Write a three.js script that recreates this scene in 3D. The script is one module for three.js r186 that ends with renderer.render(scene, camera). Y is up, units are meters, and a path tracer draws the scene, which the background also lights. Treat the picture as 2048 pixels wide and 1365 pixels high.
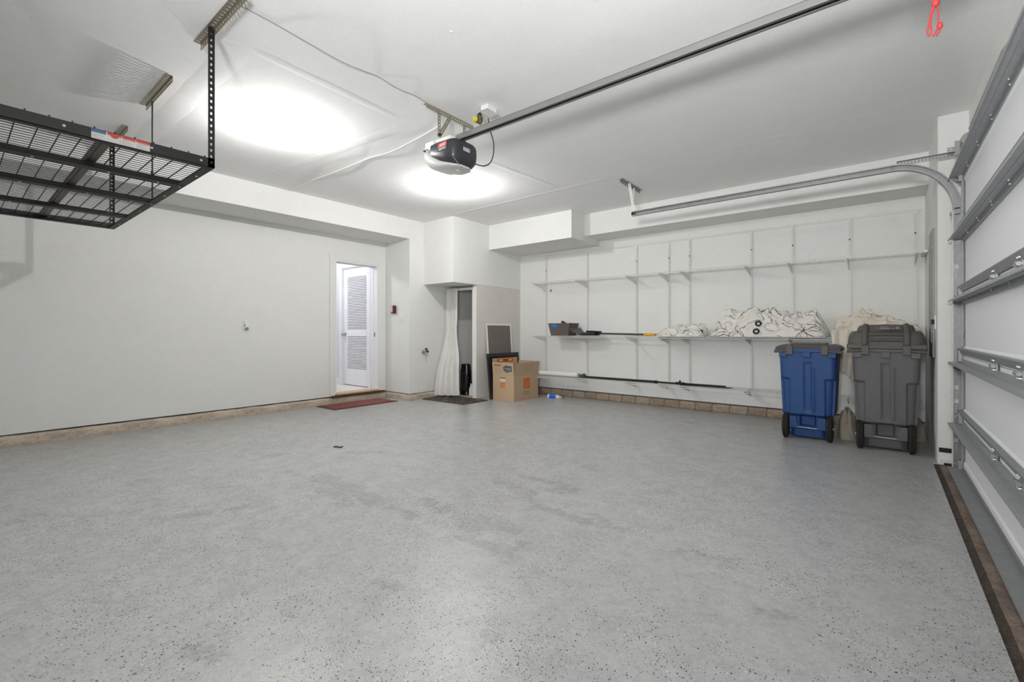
import * as THREE from 'three';
import { RoundedBoxGeometry } from 'three/addons/geometries/RoundedBoxGeometry.js';
import { mergeGeometries, mergeVertices, toCreasedNormals } from 'three/addons/utils/BufferGeometryUtils.js';
import { ImprovedNoise } from 'three/addons/math/ImprovedNoise.js';

// ---------------------------------------------------------------- camera, lights, exposure
const scene = new THREE.Scene();
scene.background = new THREE.Color(0x000000);
const camera = new THREE.PerspectiveCamera(2 * Math.atan(682.5 / 915.6) * 180 / Math.PI, 2048 / 1365, 0.05, 60);
camera.position.set(0, 1.095, 0);
camera.rotation.set(0, 38.908 * Math.PI / 180, 0);
camera.setViewOffset(2048, 1365, 0, 17.8, 2048, 1365);
scene.add(camera);
const EXPOSURE = 1.15;
const BULB_CD = 3.3, HALL_CD = 2.5, UNSEEN_LAMP_CD = 80, UNSEEN_LAMP_EL = 0.52, UNSEEN_LAMP_ANGLE = 1.08;
const BULB_COLOR = new THREE.Color(1.0, 0.988, 0.968);
const HALL_COLOR = new THREE.Color(0.93, 0.96, 1.0);
const UNSEEN_LAMP_COLOR = new THREE.Color(0.985, 0.992, 1.0);  // tint of the out-of-view lamp behind the viewer
const bulbSpots = [[-4.064, -1.833], [-4.057, -3.907]];

// ---------------------------------------------------------------- helpers
const rnd = (seed => () => { seed |= 0; seed = seed + 0x6D2B79F5 | 0; let t = Math.imul(seed ^ seed >>> 15, 1 | seed); t = t + Math.imul(t ^ t >>> 7, 61 | t) ^ t; return ((t ^ t >>> 14) >>> 0) / 4294967296; })(20417);
const pn = new ImprovedNoise();
const fbm = (x, y, z = 0, o = 4) => { let s = 0, a = 0.5; for (let i = 0; i < o; i++) { s += a * pn.noise(x, y, z + i * 7.3); x *= 2.03; y *= 2.03; z *= 2.03; a *= 0.5; } return s; };
const clamp = (v, a, b) => Math.min(b, Math.max(a, v));
const sstep = (a, b, v) => { const t = clamp((v - a) / (b - a), 0, 1); return t * t * (3 - 2 * t); };
const V = (x, y, z) => new THREE.Vector3(x, y, z);
const taken = new Map();
function numbered(name) { const n = taken.get(name) || 0; taken.set(name, n + 1); return n ? name + '_' + String(n).padStart(3, '0') : name; }
const roots = new WeakMap();
// a Group at a thing's base; all geometry is authored in world metres and shifted to the base
function thing(name, label, category, pos = [0, 0, 0], group) {
  const g = new THREE.Group(); g.name = numbered(name); g.position.set(...pos); scene.add(g);
  g.userData = { label, category }; if (group) g.userData.group = group;
  roots.set(g, g); return g;
}
function part(parent, name, geo, mat, label) {
  const root = roots.get(parent), p = root.position;
  const gs = Array.isArray(geo) ? merge(geo) : geo;
  gs.translate(-p.x, -p.y, -p.z);
  const m = new THREE.Mesh(gs, mat); m.name = name; m.castShadow = m.receiveShadow = true;
  if (label) m.userData.label = label;
  parent.add(m); roots.set(m, root); return m;
}
function single(name, label, category, geo, mat, group) {      // a thing that is one mesh
  const gs = Array.isArray(geo) ? merge(geo) : geo;
  gs.computeBoundingBox(); const b = gs.boundingBox, c = [(b.min.x + b.max.x) / 2, b.min.y, (b.min.z + b.max.z) / 2];
  gs.translate(-c[0], -c[1], -c[2]);
  const m = new THREE.Mesh(gs, mat); m.name = numbered(name); m.position.set(...c); m.castShadow = m.receiveShadow = true;
  m.userData = { label, category }; if (group) m.userData.group = group;
  scene.add(m); roots.set(m, m); return m;
}
function struct(name, label, category, geo, mat) { const m = single(name, label, category, geo, mat); m.userData.kind = 'structure'; return m; }
function subpart(parent, name, geo, mat, label) {              // part of a one-mesh thing whose base is parent.position
  return part(parent, name, geo, mat, label);
}
function merge(list) {
  const out = list.map(g => { let q = g.index ? g.toNonIndexed() : g; for (const k of Object.keys(q.attributes)) if (!['position', 'normal', 'uv'].includes(k)) q.deleteAttribute(k); if (!q.attributes.uv) q.setAttribute('uv', new THREE.BufferAttribute(new Float32Array(q.attributes.position.count * 2), 2)); q.morphAttributes = {}; return q; });
  return out.length === 1 ? out[0] : mergeGeometries(out, false);
}
function uvm(geo) {                                            // uv in metres, picked by the way each face points
  const g = geo.index ? geo.toNonIndexed() : geo, p = g.attributes.position, uv = new Float32Array(p.count * 2);
  const a = V(0, 0, 0), b = V(0, 0, 0), c = V(0, 0, 0);
  for (let i = 0; i < p.count; i += 3) {
    a.fromBufferAttribute(p, i); b.fromBufferAttribute(p, i + 1); c.fromBufferAttribute(p, i + 2);
    const n = b.clone().sub(a).cross(c.clone().sub(a)), nx = Math.abs(n.x), ny = Math.abs(n.y), nz = Math.abs(n.z);
    [a, b, c].forEach((q, k) => { const j = (i + k) * 2; if (ny >= nx && ny >= nz) { uv[j] = q.x; uv[j + 1] = q.z; } else if (nx >= nz) { uv[j] = q.z; uv[j + 1] = q.y; } else { uv[j] = q.x; uv[j + 1] = q.y; } });
  }
  g.setAttribute('uv', new THREE.BufferAttribute(uv, 2)); return g;
}
function bx(x0, x1, y0, y1, z0, z1, r = 0) {
  const w = Math.abs(x1 - x0), h = Math.abs(y1 - y0), d = Math.abs(z1 - z0);
  const g = r > 0 ? new RoundedBoxGeometry(w, h, d, 2, Math.min(r, w / 2.01, h / 2.01, d / 2.01)) : new THREE.BoxGeometry(w, h, d);
  g.translate((x0 + x1) / 2, (y0 + y1) / 2, (z0 + z1) / 2); return uvm(g);
}
function cyl(a, b, r0, r1 = r0, seg = 12) {                    // cylinder between two points
  const A = V(...a), B = V(...b), L = A.distanceTo(B), g = new THREE.CylinderGeometry(r1, r0, L, seg);
  g.translate(0, L / 2, 0); g.applyQuaternion(new THREE.Quaternion().setFromUnitVectors(V(0, 1, 0), B.clone().sub(A).normalize())); g.translate(A.x, A.y, A.z); return g;
}
function bar(a, b, w, h) {                                     // square bar between two points
  const A = V(...a), B = V(...b), L = A.distanceTo(B), d = B.clone().sub(A).normalize();
  const up = Math.abs(d.y) > 0.95 ? V(1, 0, 0) : V(0, 1, 0), s = d.clone().cross(up).normalize(), u = d.clone().cross(s);
  const g = new THREE.BoxGeometry(w, h, L); g.translate(0, 0, L / 2); g.applyMatrix4(new THREE.Matrix4().makeBasis(s, u, d).setPosition(A)); return g;
}
function tube(pts, r, seg = 24, rad = 6, closed = false) { return new THREE.TubeGeometry(new THREE.CatmullRomCurve3(pts.map(p => V(...p)), closed), seg, r, rad, closed); }
function frame(o, u, v) { const U = V(...u).normalize(), W = V(...v).normalize(), n = U.clone().cross(W); return new THREE.Matrix4().makeBasis(U, W, n).setPosition(V(...o)); }
// perforated strip: starts at o, runs L along u, W along v, thickness T along u x v
function perf(o, u, v, L, W, T, pitch, hl, hw, rows = [0.5]) {
  const s = new THREE.Shape([[0, 0], [L, 0], [L, W], [0, W]].map(p => new THREE.Vector2(...p)));
  for (const rr of rows) for (let x = pitch * 0.6; x + hl < L - 0.004; x += pitch) {
    const y = W * rr; const h = new THREE.Path([[x, y - hw / 2], [x, y + hw / 2], [x + hl, y + hw / 2], [x + hl, y - hw / 2]].map(p => new THREE.Vector2(...p))); s.holes.push(h);
  }
  const g = new THREE.ExtrudeGeometry(s, { depth: T, bevelEnabled: false, curveSegments: 1 }); g.applyMatrix4(frame(o, u, v)); return uvm(g);
}
function poly(pts, depth, o, u, v, bevel = 0) {                // polygon in the (u,v) plane extruded along u x v
  const s = new THREE.Shape(pts.map(p => new THREE.Vector2(...p)));
  const g = new THREE.ExtrudeGeometry(s, { depth, bevelEnabled: bevel > 0, bevelSize: bevel, bevelThickness: bevel, bevelSegments: 2, bevelOffset: -bevel, curveSegments: 12 });
  g.applyMatrix4(frame(o, u, v)); return uvm(g);
}
function gridMesh(nu, nv, fn, closeU = false) {                // parametric sheet, fn(u,v) -> [x,y,z,(s,t)]
  const pos = [], uv = [], idx = [];
  for (let j = 0; j <= nv; j++) for (let i = 0; i <= nu; i++) { const q = fn(i / nu, j / nv); pos.push(q[0], q[1], q[2]); uv.push(q[3] ?? i / nu, q[4] ?? j / nv); }
  for (let j = 0; j < nv; j++) for (let i = 0; i < nu; i++) { const a = j * (nu + 1) + i, b = a + 1, c = a + nu + 1, d = c + 1; idx.push(a, b, d, a, d, c); }
  const g = new THREE.BufferGeometry(); g.setAttribute('position', new THREE.Float32BufferAttribute(pos, 3)); g.setAttribute('uv', new THREE.Float32BufferAttribute(uv, 2)); g.setIndex(idx);
  g.computeVertexNormals();
  if (closeU) { const n = g.attributes.normal; for (let j = 0; j <= nv; j++) { const a = j * (nu + 1), b = a + nu, v = V(n.getX(a) + n.getX(b), n.getY(a) + n.getY(b), n.getZ(a) + n.getZ(b)).normalize(); n.setXYZ(a, v.x, v.y, v.z); n.setXYZ(b, v.x, v.y, v.z); } }
  return g;
}
// closed profile [(n,z)...] swept along a path in the xy plane; path points carry their own normal
function sweepXY(path, prof) {
  const pos = [], idx = [], k = prof.length;
  for (const p of path) for (const q of prof) pos.push(p.x + p.nx * q[0], p.y + p.ny * q[0], q[1]);
  for (let i = 0; i < path.length - 1; i++) for (let j = 0; j < k; j++) { const a = i * k + j, b = i * k + (j + 1) % k, c = a + k, d = b + k; idx.push(a, c, d, a, d, b); }
  for (const e of [0, path.length - 1]) for (let j = 1; j < k - 1; j++) idx.push(e * k, e * k + j, e * k + j + 1);
  const g = new THREE.BufferGeometry(); g.setAttribute('position', new THREE.Float32BufferAttribute(pos, 3)); g.setIndex(idx);
  let h = toCreasedNormals(g, 0.5); return uvm(h);
}

// ---------------------------------------------------------------- textures
function dataTex(n, fn, srgb = true) {
  const d = new Uint8Array(n * n * 4);
  for (let y = 0; y < n; y++) for (let x = 0; x < n; x++) { const c = fn(x, y, n), k = (y * n + x) * 4; d[k] = clamp(c[0], 0, 255); d[k + 1] = clamp(c[1], 0, 255); d[k + 2] = clamp(c[2], 0, 255); d[k + 3] = 255; }
  const t = new THREE.DataTexture(d, n, n, THREE.RGBAFormat); t.wrapS = t.wrapT = THREE.RepeatWrapping; t.magFilter = THREE.LinearFilter; t.minFilter = THREE.LinearMipmapLinearFilter; t.generateMipmaps = true; if (srgb) t.colorSpace = THREE.SRGBColorSpace; t.needsUpdate = true; return t;
}
// value noise that wraps at the texture edge
function tileNoise(n, cells, seed) {
  let s = seed; const r = () => { s = (s * 16807) % 2147483647; return s / 2147483647; };
  const g = new Float32Array(cells * cells).map(() => r()), out = new Float32Array(n * n);
  for (let y = 0; y < n; y++) for (let x = 0; x < n; x++) { const fx = x / n * cells, fy = y / n * cells, x0 = Math.floor(fx), y0 = Math.floor(fy); let tx = fx - x0, ty = fy - y0; tx = tx * tx * (3 - 2 * tx); ty = ty * ty * (3 - 2 * ty); const x1 = (x0 + 1) % cells, y1 = (y0 + 1) % cells; out[y * n + x] = (g[y0 * cells + x0] * (1 - tx) + g[y0 * cells + x1] * tx) * (1 - ty) + (g[y1 * cells + x0] * (1 - tx) + g[y1 * cells + x1] * tx) * ty; }
  return out;
}
function mix(n, list) { const o = new Float32Array(n * n); for (const [c, w, s] of list) { const t = tileNoise(n, c, s); for (let i = 0; i < o.length; i++) o[i] += (t[i] - 0.5) * w; } return o; }
function rep(t, k) { const c = t.clone(); c.repeat.set(1 / k, 1 / k); c.needsUpdate = true; return c; }
function noiseTex(n, list, base, tint, srgb = true) { const m = mix(n, list); return dataTex(n, (x, y) => { const v = m[y * n + x]; return [base[0] + v * tint[0], base[1] + v * tint[1], base[2] + v * tint[2]]; }, srgb); }
function canvasTex(w, h, draw) { const c = document.createElement('canvas'); c.width = w; c.height = h; const x = c.getContext('2d'); draw(x, w, h); const t = new THREE.CanvasTexture(c); t.colorSpace = THREE.SRGBColorSpace; t.anisotropy = 8; return t; }
const std = o => new THREE.MeshStandardMaterial(o);
const phys = o => new THREE.MeshPhysicalMaterial(o);

const grainBump = noiseTex(512, [[128, 120, 3], [256, 90, 5], [24, 70, 7]], [128, 128, 128], [1, 1, 1], false);
const wallTex = noiseTex(512, [[6, 2, 11], [24, 2, 13], [128, 4, 15]], [228, 228, 225], [1, 1, 1]);
const ceilTex = noiseTex(512, [[6, 2, 21], [20, 2, 23], [128, 4, 25]], [241, 241, 240], [1, 1, 1]);
const concTex = noiseTex(512, [[5, 22, 31], [17, 24, 33], [60, 30, 35], [200, 36, 37]], [190, 176, 160], [1, 1, 0.96]);
const dirtTex = noiseTex(512, [[4, 20, 41], [19, 26, 43], [70, 30, 45], [220, 40, 47]], [124, 110, 98], [1, 0.97, 0.9]);
const darkDirtTex = noiseTex(512, [[4, 14, 51], [19, 20, 53], [70, 24, 55], [220, 24, 57]], [74, 64, 56], [1, 0.97, 0.92]);
const brickTex = noiseTex(512, [[7, 16, 61], [24, 22, 63], [80, 30, 65], [220, 36, 67]], [174, 160, 144], [1, 0.97, 0.92]);
const galvTex = (() => { const n = 256, cells = []; let s = 99; const r = () => { s = (s * 16807) % 2147483647; return s / 2147483647; }; for (let i = 0; i < 140; i++) cells.push([r() * n, r() * n, (r() - 0.5) * 9]); return dataTex(n, (x, y) => { let b = 1e9, v = 0; for (const c of cells) { let dx = Math.abs(x - c[0]), dy = Math.abs(y - c[1]); dx = Math.min(dx, n - dx); dy = Math.min(dy, n - dy); const d = dx * dx + dy * dy; if (d < b) { b = d; v = c[2]; } } return [182 + v, 184 + v, 186 + v]; }); })();
// floor paint with scattered flakes: 2.4 m of floor per tile
const floorTex = (() => {
  const n = 2048, px = n / 2.4, m = mix(n, [[31, 8, 73], [120, 10, 75], [512, 16, 77]]), dens = mix(n, [[6, 1, 81], [17, 0.8, 83]]);
  const d = new Float32Array(n * n * 3);
  for (let i = 0; i < n * n; i++) { d[3 * i] = 177 + m[i]; d[3 * i + 1] = 177 + m[i]; d[3 * i + 2] = 176 + m[i] * 0.95; }
  const chip = (cx, cy, r, ar, an, col, a) => { const R = Math.ceil(r * 1.6), ca = Math.cos(an), sa = Math.sin(an); for (let y = -R; y <= R; y++) for (let x = -R; x <= R; x++) { const u = (x * ca + y * sa) / r, v = (-x * sa + y * ca) / (r * ar); const q = u * u + v * v; if (q < 1.2) { const t = clamp((1.2 - q) * 4, 0, 1) * a, k = ((((cy + y) % n) + n) % n * n + (((cx + x) % n) + n) % n) * 3; for (let j = 0; j < 3; j++) d[k + j] += (col[j] - d[k + j]) * t; } } };
  for (let i = 0; i < 54000; i++) {
    const x = Math.floor(rnd() * n), y = Math.floor(rnd() * n); const q = dens[y * n + x];
    if (rnd() > 0.34 + q * 1.0) continue;
    const t = rnd(); const big = rnd() * rnd();
    if (t < 0.84) { const g = 30 + rnd() * 60; chip(x, y, (0.0010 + big * 0.0027) * px, 0.45 + rnd() * 0.5, rnd() * 3.14, [g, g, g], 0.92); }
    else { const g = 205 + rnd() * 40; chip(x, y, (0.0010 + big * 0.0024) * px, 0.45 + rnd() * 0.5, rnd() * 3.14, [g, g, g], 0.8); }
  }
  const u8 = new Uint8Array(n * n * 4); for (let i = 0; i < n * n; i++) { for (let j = 0; j < 3; j++) u8[4 * i + j] = clamp(d[3 * i + j], 0, 255); u8[4 * i + 3] = 255; }
  const t = new THREE.DataTexture(u8, n, n, THREE.RGBAFormat); t.wrapS = t.wrapT = THREE.RepeatWrapping; t.magFilter = THREE.LinearFilter; t.minFilter = THREE.LinearMipmapLinearFilter; t.generateMipmaps = true; t.colorSpace = THREE.SRGBColorSpace; t.needsUpdate = true; t.repeat.set(1 / 2.4, 1 / 2.4); return t;
})();

// ---------------------------------------------------------------- materials
const M = {
  wall: std({ map: rep(wallTex, 1.3), bumpMap: rep(grainBump, 0.5), bumpScale: 0.00025, roughness: 0.75 }),
  ceil: std({ map: rep(ceilTex, 1.3), bumpMap: rep(grainBump, 0.9), bumpScale: 0.0001, roughness: 0.85 }),
  panelTan: std({ map: rep(noiseTex(256, [[6, 3, 91], [40, 5, 93]], [214, 209, 203], [1, 1, 1]), 1), roughness: 0.85 }),
  conc: std({ map: rep(concTex, 0.6), bumpMap: rep(concTex, 0.6), bumpScale: 0.004, roughness: 0.95 }),
  dirt: std({ map: rep(dirtTex, 0.5), bumpMap: rep(dirtTex, 0.5), bumpScale: 0.004, roughness: 0.95 }),
  darkDirt: std({ map: rep(darkDirtTex, 0.5), bumpMap: rep(darkDirtTex, 0.5), bumpScale: 0.003, roughness: 0.9 }),
  bricks: [0xffffff, 0xf3efe9, 0xfaf3ea, 0xe9e3dc].map(c => std({ map: rep(brickTex, 0.35), color: c, bumpMap: rep(brickTex, 0.35), bumpScale: 0.006, roughness: 0.95 })),
  dark: std({ color: 0x2a2522, roughness: 0.9 }),
  floor: phys({ map: floorTex, vertexColors: true, roughness: 0.27, bumpMap: rep(grainBump, 0.35), bumpScale: 0.0007, specularIntensity: 1.0 }),
  galv: std({ map: rep(galvTex, 0.3), color: 0xf0f0f0, metalness: 0.4, roughness: 0.45 }),
  track: std({ map: rep(galvTex, 0.3), color: 0xdcdbd8, metalness: 0.45, roughness: 0.5 }),
  galvDull: std({ map: rep(galvTex, 0.3), color: 0xd8d8d6, metalness: 0.55, roughness: 0.55 }),
  steelBright: std({ color: 0xd7d7d5, metalness: 0.9, roughness: 0.28 }),
  chrome: std({ color: 0xdadada, metalness: 0.6, roughness: 0.3 }),
  zinc: std({ color: 0xa79f8f, metalness: 0.75, roughness: 0.45 }),
  black: std({ color: 0x0d0c0b, roughness: 0.6 }),
  blackMetal: std({ color: 0x0c0a08, roughness: 0.55 }),
  blackGloss: std({ color: 0x0d0d0e, roughness: 0.22 }),
  rubber: std({ color: 0x2a2724, roughness: 0.8, bumpMap: rep(grainBump, 0.1), bumpScale: 0.001 }),
  white: std({ color: 0xe7e6e3, roughness: 0.45 }),
  whitePaint: std({ color: 0xe4e3e1, roughness: 0.4 }),
  shelfWhite: std({ color: 0xe0dfdb, roughness: 0.4 }),
  doorWhite: std({ color: 0xf3f4f7, roughness: 0.5, bumpMap: rep(grainBump, 0.25), bumpScale: 0.0005 }),
  hallWhite: std({ color: 0xecebee, roughness: 0.5 }),
  hallWall: std({ color: 0xdcdde0, roughness: 0.8 }),
  hallTile: std({ map: rep(noiseTex(256, [[5, 12, 101], [30, 8, 103]], [228, 222, 214], [1, 1, 1]), 0.8), roughness: 0.35 }),
  wood: std({ map: rep(noiseTex(256, [[4, 20, 111], [90, 26, 113]], [196, 168, 136], [1, 0.95, 0.85]), 0.4), roughness: 0.55 }),
  darkWood: std({ map: rep(noiseTex(256, [[4, 12, 115], [90, 16, 117]], [92, 66, 52], [1, 0.95, 0.9]), 0.4), roughness: 0.7 }),
  plasticBlue: std({ map: rep(noiseTex(256, [[60, 10, 121], [128, 12, 123]], [34, 72, 128], [0.7, 0.9, 1]), 0.3), roughness: 0.5, bumpMap: rep(grainBump, 0.15), bumpScale: 0.0008 }),
  plasticGrey: std({ map: rep(noiseTex(256, [[60, 10, 125], [128, 14, 127]], [98, 96, 97], [1, 1, 1]), 0.3), roughness: 0.55, bumpMap: rep(grainBump, 0.15), bumpScale: 0.0008 }),
  lidGrey: std({ map: rep(noiseTex(256, [[60, 8, 129], [128, 10, 131]], [86, 82, 78], [1, 1, 1]), 0.3), roughness: 0.5, bumpMap: rep(grainBump, 0.15), bumpScale: 0.0006 }),
  cardboard: std({ map: rep(noiseTex(256, [[5, 10, 133], [60, 8, 135]], [188, 164, 134], [1, 0.97, 0.9]), 0.5), roughness: 0.9 }),
  cream: std({ map: rep(noiseTex(256, [[5, 10, 137], [90, 9, 139]], [224, 216, 202], [1, 1, 0.97]), 0.5), roughness: 0.95 }),
  cloth: std({ map: rep(noiseTex(256, [[5, 8, 141], [120, 9, 143]], [227, 225, 221], [1, 1, 1]), 0.5), roughness: 0.95 }),
  mat: std({ map: rep(noiseTex(256, [[6, 10, 145], [128, 26, 147]], [128, 74, 68], [1, 0.9, 0.9]), 0.3), roughness: 0.95, bumpMap: rep(grainBump, 0.12), bumpScale: 0.002 }),
  screen: std({ map: rep(noiseTex(256, [[128, 24, 149], [60, 8, 151]], [116, 108, 102], [1, 1, 1]), 0.25), roughness: 0.8 }),
  grey: std({ color: 0x8b8a87, roughness: 0.5 }),
  panelGrey: std({ color: 0x9c9a96, roughness: 0.5 }),
  yellow: std({ color: 0xe2a21f, roughness: 0.5 }),
  lime: std({ color: 0xc4bf1e, roughness: 0.4 }),
  amber: std({ color: 0x6d5227, roughness: 0.5 }),
  red: std({ color: 0xc23a3c, roughness: 0.55 }),
  redBox: std({ color: 0x4e1613, roughness: 0.45 }),
  pink: std({ color: 0xdcb4a6, roughness: 0.4 }),
  blueBright: std({ color: 0x1f6ad0, roughness: 0.4 }),
  graphite: std({ color: 0x3d3c3b, roughness: 0.5 }),
  charcoal: std({ color: 0x5a524c, roughness: 0.6 }),
  opener: std({ color: 0x34353a, roughness: 0.32 }),
  openerLens: phys({ color: 0xdcdcda, roughness: 0.3, transmission: 0.25, thickness: 0 }),
  bulbGlass: std({ color: 0xffffff, emissive: BULB_COLOR, emissiveIntensity: 6, roughness: 0.4 }),
  unseenLampLens: std({ color: 0xffffff, emissive: UNSEEN_LAMP_COLOR, emissiveIntensity: 3, roughness: 0.4 }),
  hallGlow: std({ color: 0xffffff, emissive: HALL_COLOR, emissiveIntensity: 5, roughness: 0.4 }),
  cream2: std({ color: 0xded8cc, roughness: 0.6 }),
};

// ---------------------------------------------------------------- the setting
const CE = 2.89, HW = -6.47, PF = -5.84, BW = -6.62;
// floor: slab with one even grey paint; vertex colours only hold grains of dirt where the photograph shows tyre smears and scuffs
{
  const x0 = -6.62, x1 = 0.335, z0 = -6.77, z1 = 1.3, nx = 480, nz = 556;
  const g = new THREE.PlaneGeometry(x1 - x0, z1 - z0, nx, nz); g.rotateX(-Math.PI / 2); g.translate((x0 + x1) / 2, 0, (z0 + z1) / 2);
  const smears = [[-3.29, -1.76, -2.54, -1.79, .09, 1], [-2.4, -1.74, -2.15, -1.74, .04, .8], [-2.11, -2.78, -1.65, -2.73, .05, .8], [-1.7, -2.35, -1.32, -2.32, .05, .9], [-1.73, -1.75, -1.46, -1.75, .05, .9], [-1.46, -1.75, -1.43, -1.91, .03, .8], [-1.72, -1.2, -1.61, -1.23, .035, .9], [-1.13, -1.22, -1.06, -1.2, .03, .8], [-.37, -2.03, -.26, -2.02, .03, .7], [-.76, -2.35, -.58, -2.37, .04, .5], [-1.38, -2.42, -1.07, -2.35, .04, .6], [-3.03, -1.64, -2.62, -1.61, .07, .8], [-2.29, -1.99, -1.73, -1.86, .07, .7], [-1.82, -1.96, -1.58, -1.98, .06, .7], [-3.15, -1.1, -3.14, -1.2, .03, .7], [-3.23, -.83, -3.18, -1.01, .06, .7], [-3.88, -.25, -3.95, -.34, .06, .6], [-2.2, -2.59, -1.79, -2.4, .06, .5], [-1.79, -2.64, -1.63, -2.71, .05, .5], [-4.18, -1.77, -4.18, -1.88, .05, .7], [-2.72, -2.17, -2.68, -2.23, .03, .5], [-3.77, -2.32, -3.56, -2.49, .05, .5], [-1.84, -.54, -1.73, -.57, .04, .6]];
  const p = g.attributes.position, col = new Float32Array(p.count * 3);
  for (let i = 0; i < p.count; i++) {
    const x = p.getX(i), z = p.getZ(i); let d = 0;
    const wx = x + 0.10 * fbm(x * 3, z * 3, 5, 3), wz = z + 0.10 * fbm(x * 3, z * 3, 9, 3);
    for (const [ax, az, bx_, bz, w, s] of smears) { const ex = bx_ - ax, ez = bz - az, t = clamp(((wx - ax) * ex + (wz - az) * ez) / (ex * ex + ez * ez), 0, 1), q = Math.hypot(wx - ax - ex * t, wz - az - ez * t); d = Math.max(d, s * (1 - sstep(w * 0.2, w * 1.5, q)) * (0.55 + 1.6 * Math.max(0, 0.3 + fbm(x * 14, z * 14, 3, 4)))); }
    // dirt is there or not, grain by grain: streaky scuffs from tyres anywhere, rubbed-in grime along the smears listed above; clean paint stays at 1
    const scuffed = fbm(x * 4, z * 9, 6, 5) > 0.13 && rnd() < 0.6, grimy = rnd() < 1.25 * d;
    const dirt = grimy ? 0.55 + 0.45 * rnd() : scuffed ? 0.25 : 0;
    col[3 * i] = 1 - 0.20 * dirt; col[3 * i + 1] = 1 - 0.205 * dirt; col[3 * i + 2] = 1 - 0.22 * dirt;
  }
  const uv = g.attributes.uv; for (let i = 0; i < p.count; i++) uv.setXY(i, p.getX(i), p.getZ(i));
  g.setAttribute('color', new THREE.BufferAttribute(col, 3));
  let slab = new THREE.BoxGeometry(x1 - x0, 0.15, z1 - z0).toNonIndexed(); slab.translate((x0 + x1) / 2, -0.0755, (z0 + z1) / 2);
  slab = uvm(mergeGeometries([slab, bx(0.335, 0.40, -0.15, 0, -6.77, -5.2)]));
  slab.setAttribute('color', new THREE.BufferAttribute(new Float32Array(slab.attributes.position.count * 3).fill(1), 3));
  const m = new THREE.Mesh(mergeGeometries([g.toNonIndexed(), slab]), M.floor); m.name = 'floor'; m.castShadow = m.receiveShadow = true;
  m.userData = { label: 'grey epoxy painted garage floor with dark and white flakes', category: 'floor', kind: 'structure' }; scene.add(m); roots.set(m, m);
}
// bare concrete where the paint stops under the garage door
{
  const t = struct('floor', 'bare brown concrete sill under the garage door', 'floor', bx(0.372, 0.85, -0.15, -0.004, -5.2, 1.3), M.dirt);
  subpart(t, 'dirty_edge_strip', bx(0.335, 0.372, -0.15, -0.009, -5.2, 1.3), M.darkDirt, 'dark grimy strip along the paint edge');
}
// ceiling with taped joints standing a few millimetres proud
{
  const c = struct('ceiling', 'white painted drywall ceiling with taped joints', 'ceiling', bx(-6.62, 0.85, CE, CE + 0.12, -6.77, 1.3), M.ceil);
  const ridge = (ax, az, bx_, bz, w, h, ns = 60) => {   // low rounded strip with uneven edges
    const dx = bx_ - ax, dz = bz - az, L = Math.hypot(dx, dz), ux = dx / L, uz = dz / L, px = -uz, pz = ux;
    return gridMesh(ns, 6, (u, v) => { const s = (v - 0.5) * 2, jit = 1 + 0.35 * fbm(u * L * 4, s * 0.7 + ax, 2, 3), off = s * w * jit, hh = 0.55 * h * (1 - s * s) * (0.8 + 0.7 * fbm(u * L * 6, s * 2, az, 3)) + (Math.abs(s) === 1 ? -0.001 : 0); const e = Math.min(1, Math.min(u, 1 - u) * 14); return [ax + ux * u * L + px * off, CE - Math.max(-0.001, hh * e), az + uz * u * L + pz * off, u * L, v * w]; });
  };
  for (const r of [[-3.10, -1.02, -3.15, -2.40, 0.05, 0.007], [-5.78, -2.30, -3.15, -2.52, 0.075, 0.005], [-5.1, -4.885, -2.36, -4.86, 0.05, 0.006], [-3.22, -3.55, -3.13, -4.80, 0.05, 0.006], [-5.7, -1.17, -2.3, -1.17, 0.1, 0.006], [-2.36, -4.86, 0.3, -4.8, 0.06, 0.003], [-5.75, -3.62, -3.15, -3.60, 0.06, 0.004], [-2.72, -3.1, -2.3, -3.15, 0.03, 0.003], [0.12, -3.2, 0.14, -3.62, 0.02, 0.002]]) subpart(c, 'drywall_joint', ridge(...r), M.ceil);
  // popped screw heads
  const pops = []; for (const [x, z] of [[-1.2, -2.2], [-0.2, -2.15], [-0.55, -2.6], [-1.3, -3.4], [-0.05, -3.0], [0.02, -2.98], [-0.12, -3.02], [0.1, -2.96], [0.22, -3.3], [-2.0, -1.9], [-4.4, -2.9], [-1.9, -3.9]]) { const g = new THREE.SphereGeometry(0.012, 8, 6); g.scale(1, 0.25, 1); g.translate(x, CE, z); pops.push(g); }
  subpart(c, 'screw_pops', pops, M.ceil);
}
// house wall with the doorway
const wl = struct('wall_left', 'white drywall house wall with a doorway', 'wall', [bx(-6.62, HW, 0.118, CE, -3.73, 1.3), bx(-6.62, HW, 2.20, CE, -4.49, -3.73), bx(-6.62, HW, 0.118, CE, -4.64, -4.49)], M.wall);
const curbG = (ax, az, bx_, bz, h, proud) => {               // concrete kerb face with worn, uneven top edge
  const L = Math.hypot(bx_ - ax, bz - az), ux = (bx_ - ax) / L, uz = (bz - az) / L, nx = -uz, nz = ux, n = Math.ceil(L / 0.03);
  return gridMesh(n, 9, (u, v) => { const s = u * L, lip = h + 0.012 * fbm(s * 5, 1.3, az, 3); let y, o; if (v < 0.45) { y = -0.01 + (lip - 0.006) * v / 0.45; o = proud + 0.007 * fbm(s * 9, v * 3, ax, 3); } else { const t = (v - 0.45) / 0.55; y = lip + 0.003 * fbm(s * 14, t, 2, 2) - 0.002 * t; o = proud * (1 - t) - 0.13 * t; } return [ax + ux * s + nx * o, y, az + uz * s + nz * o, s, y + v * 0.2]; });
};
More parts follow.
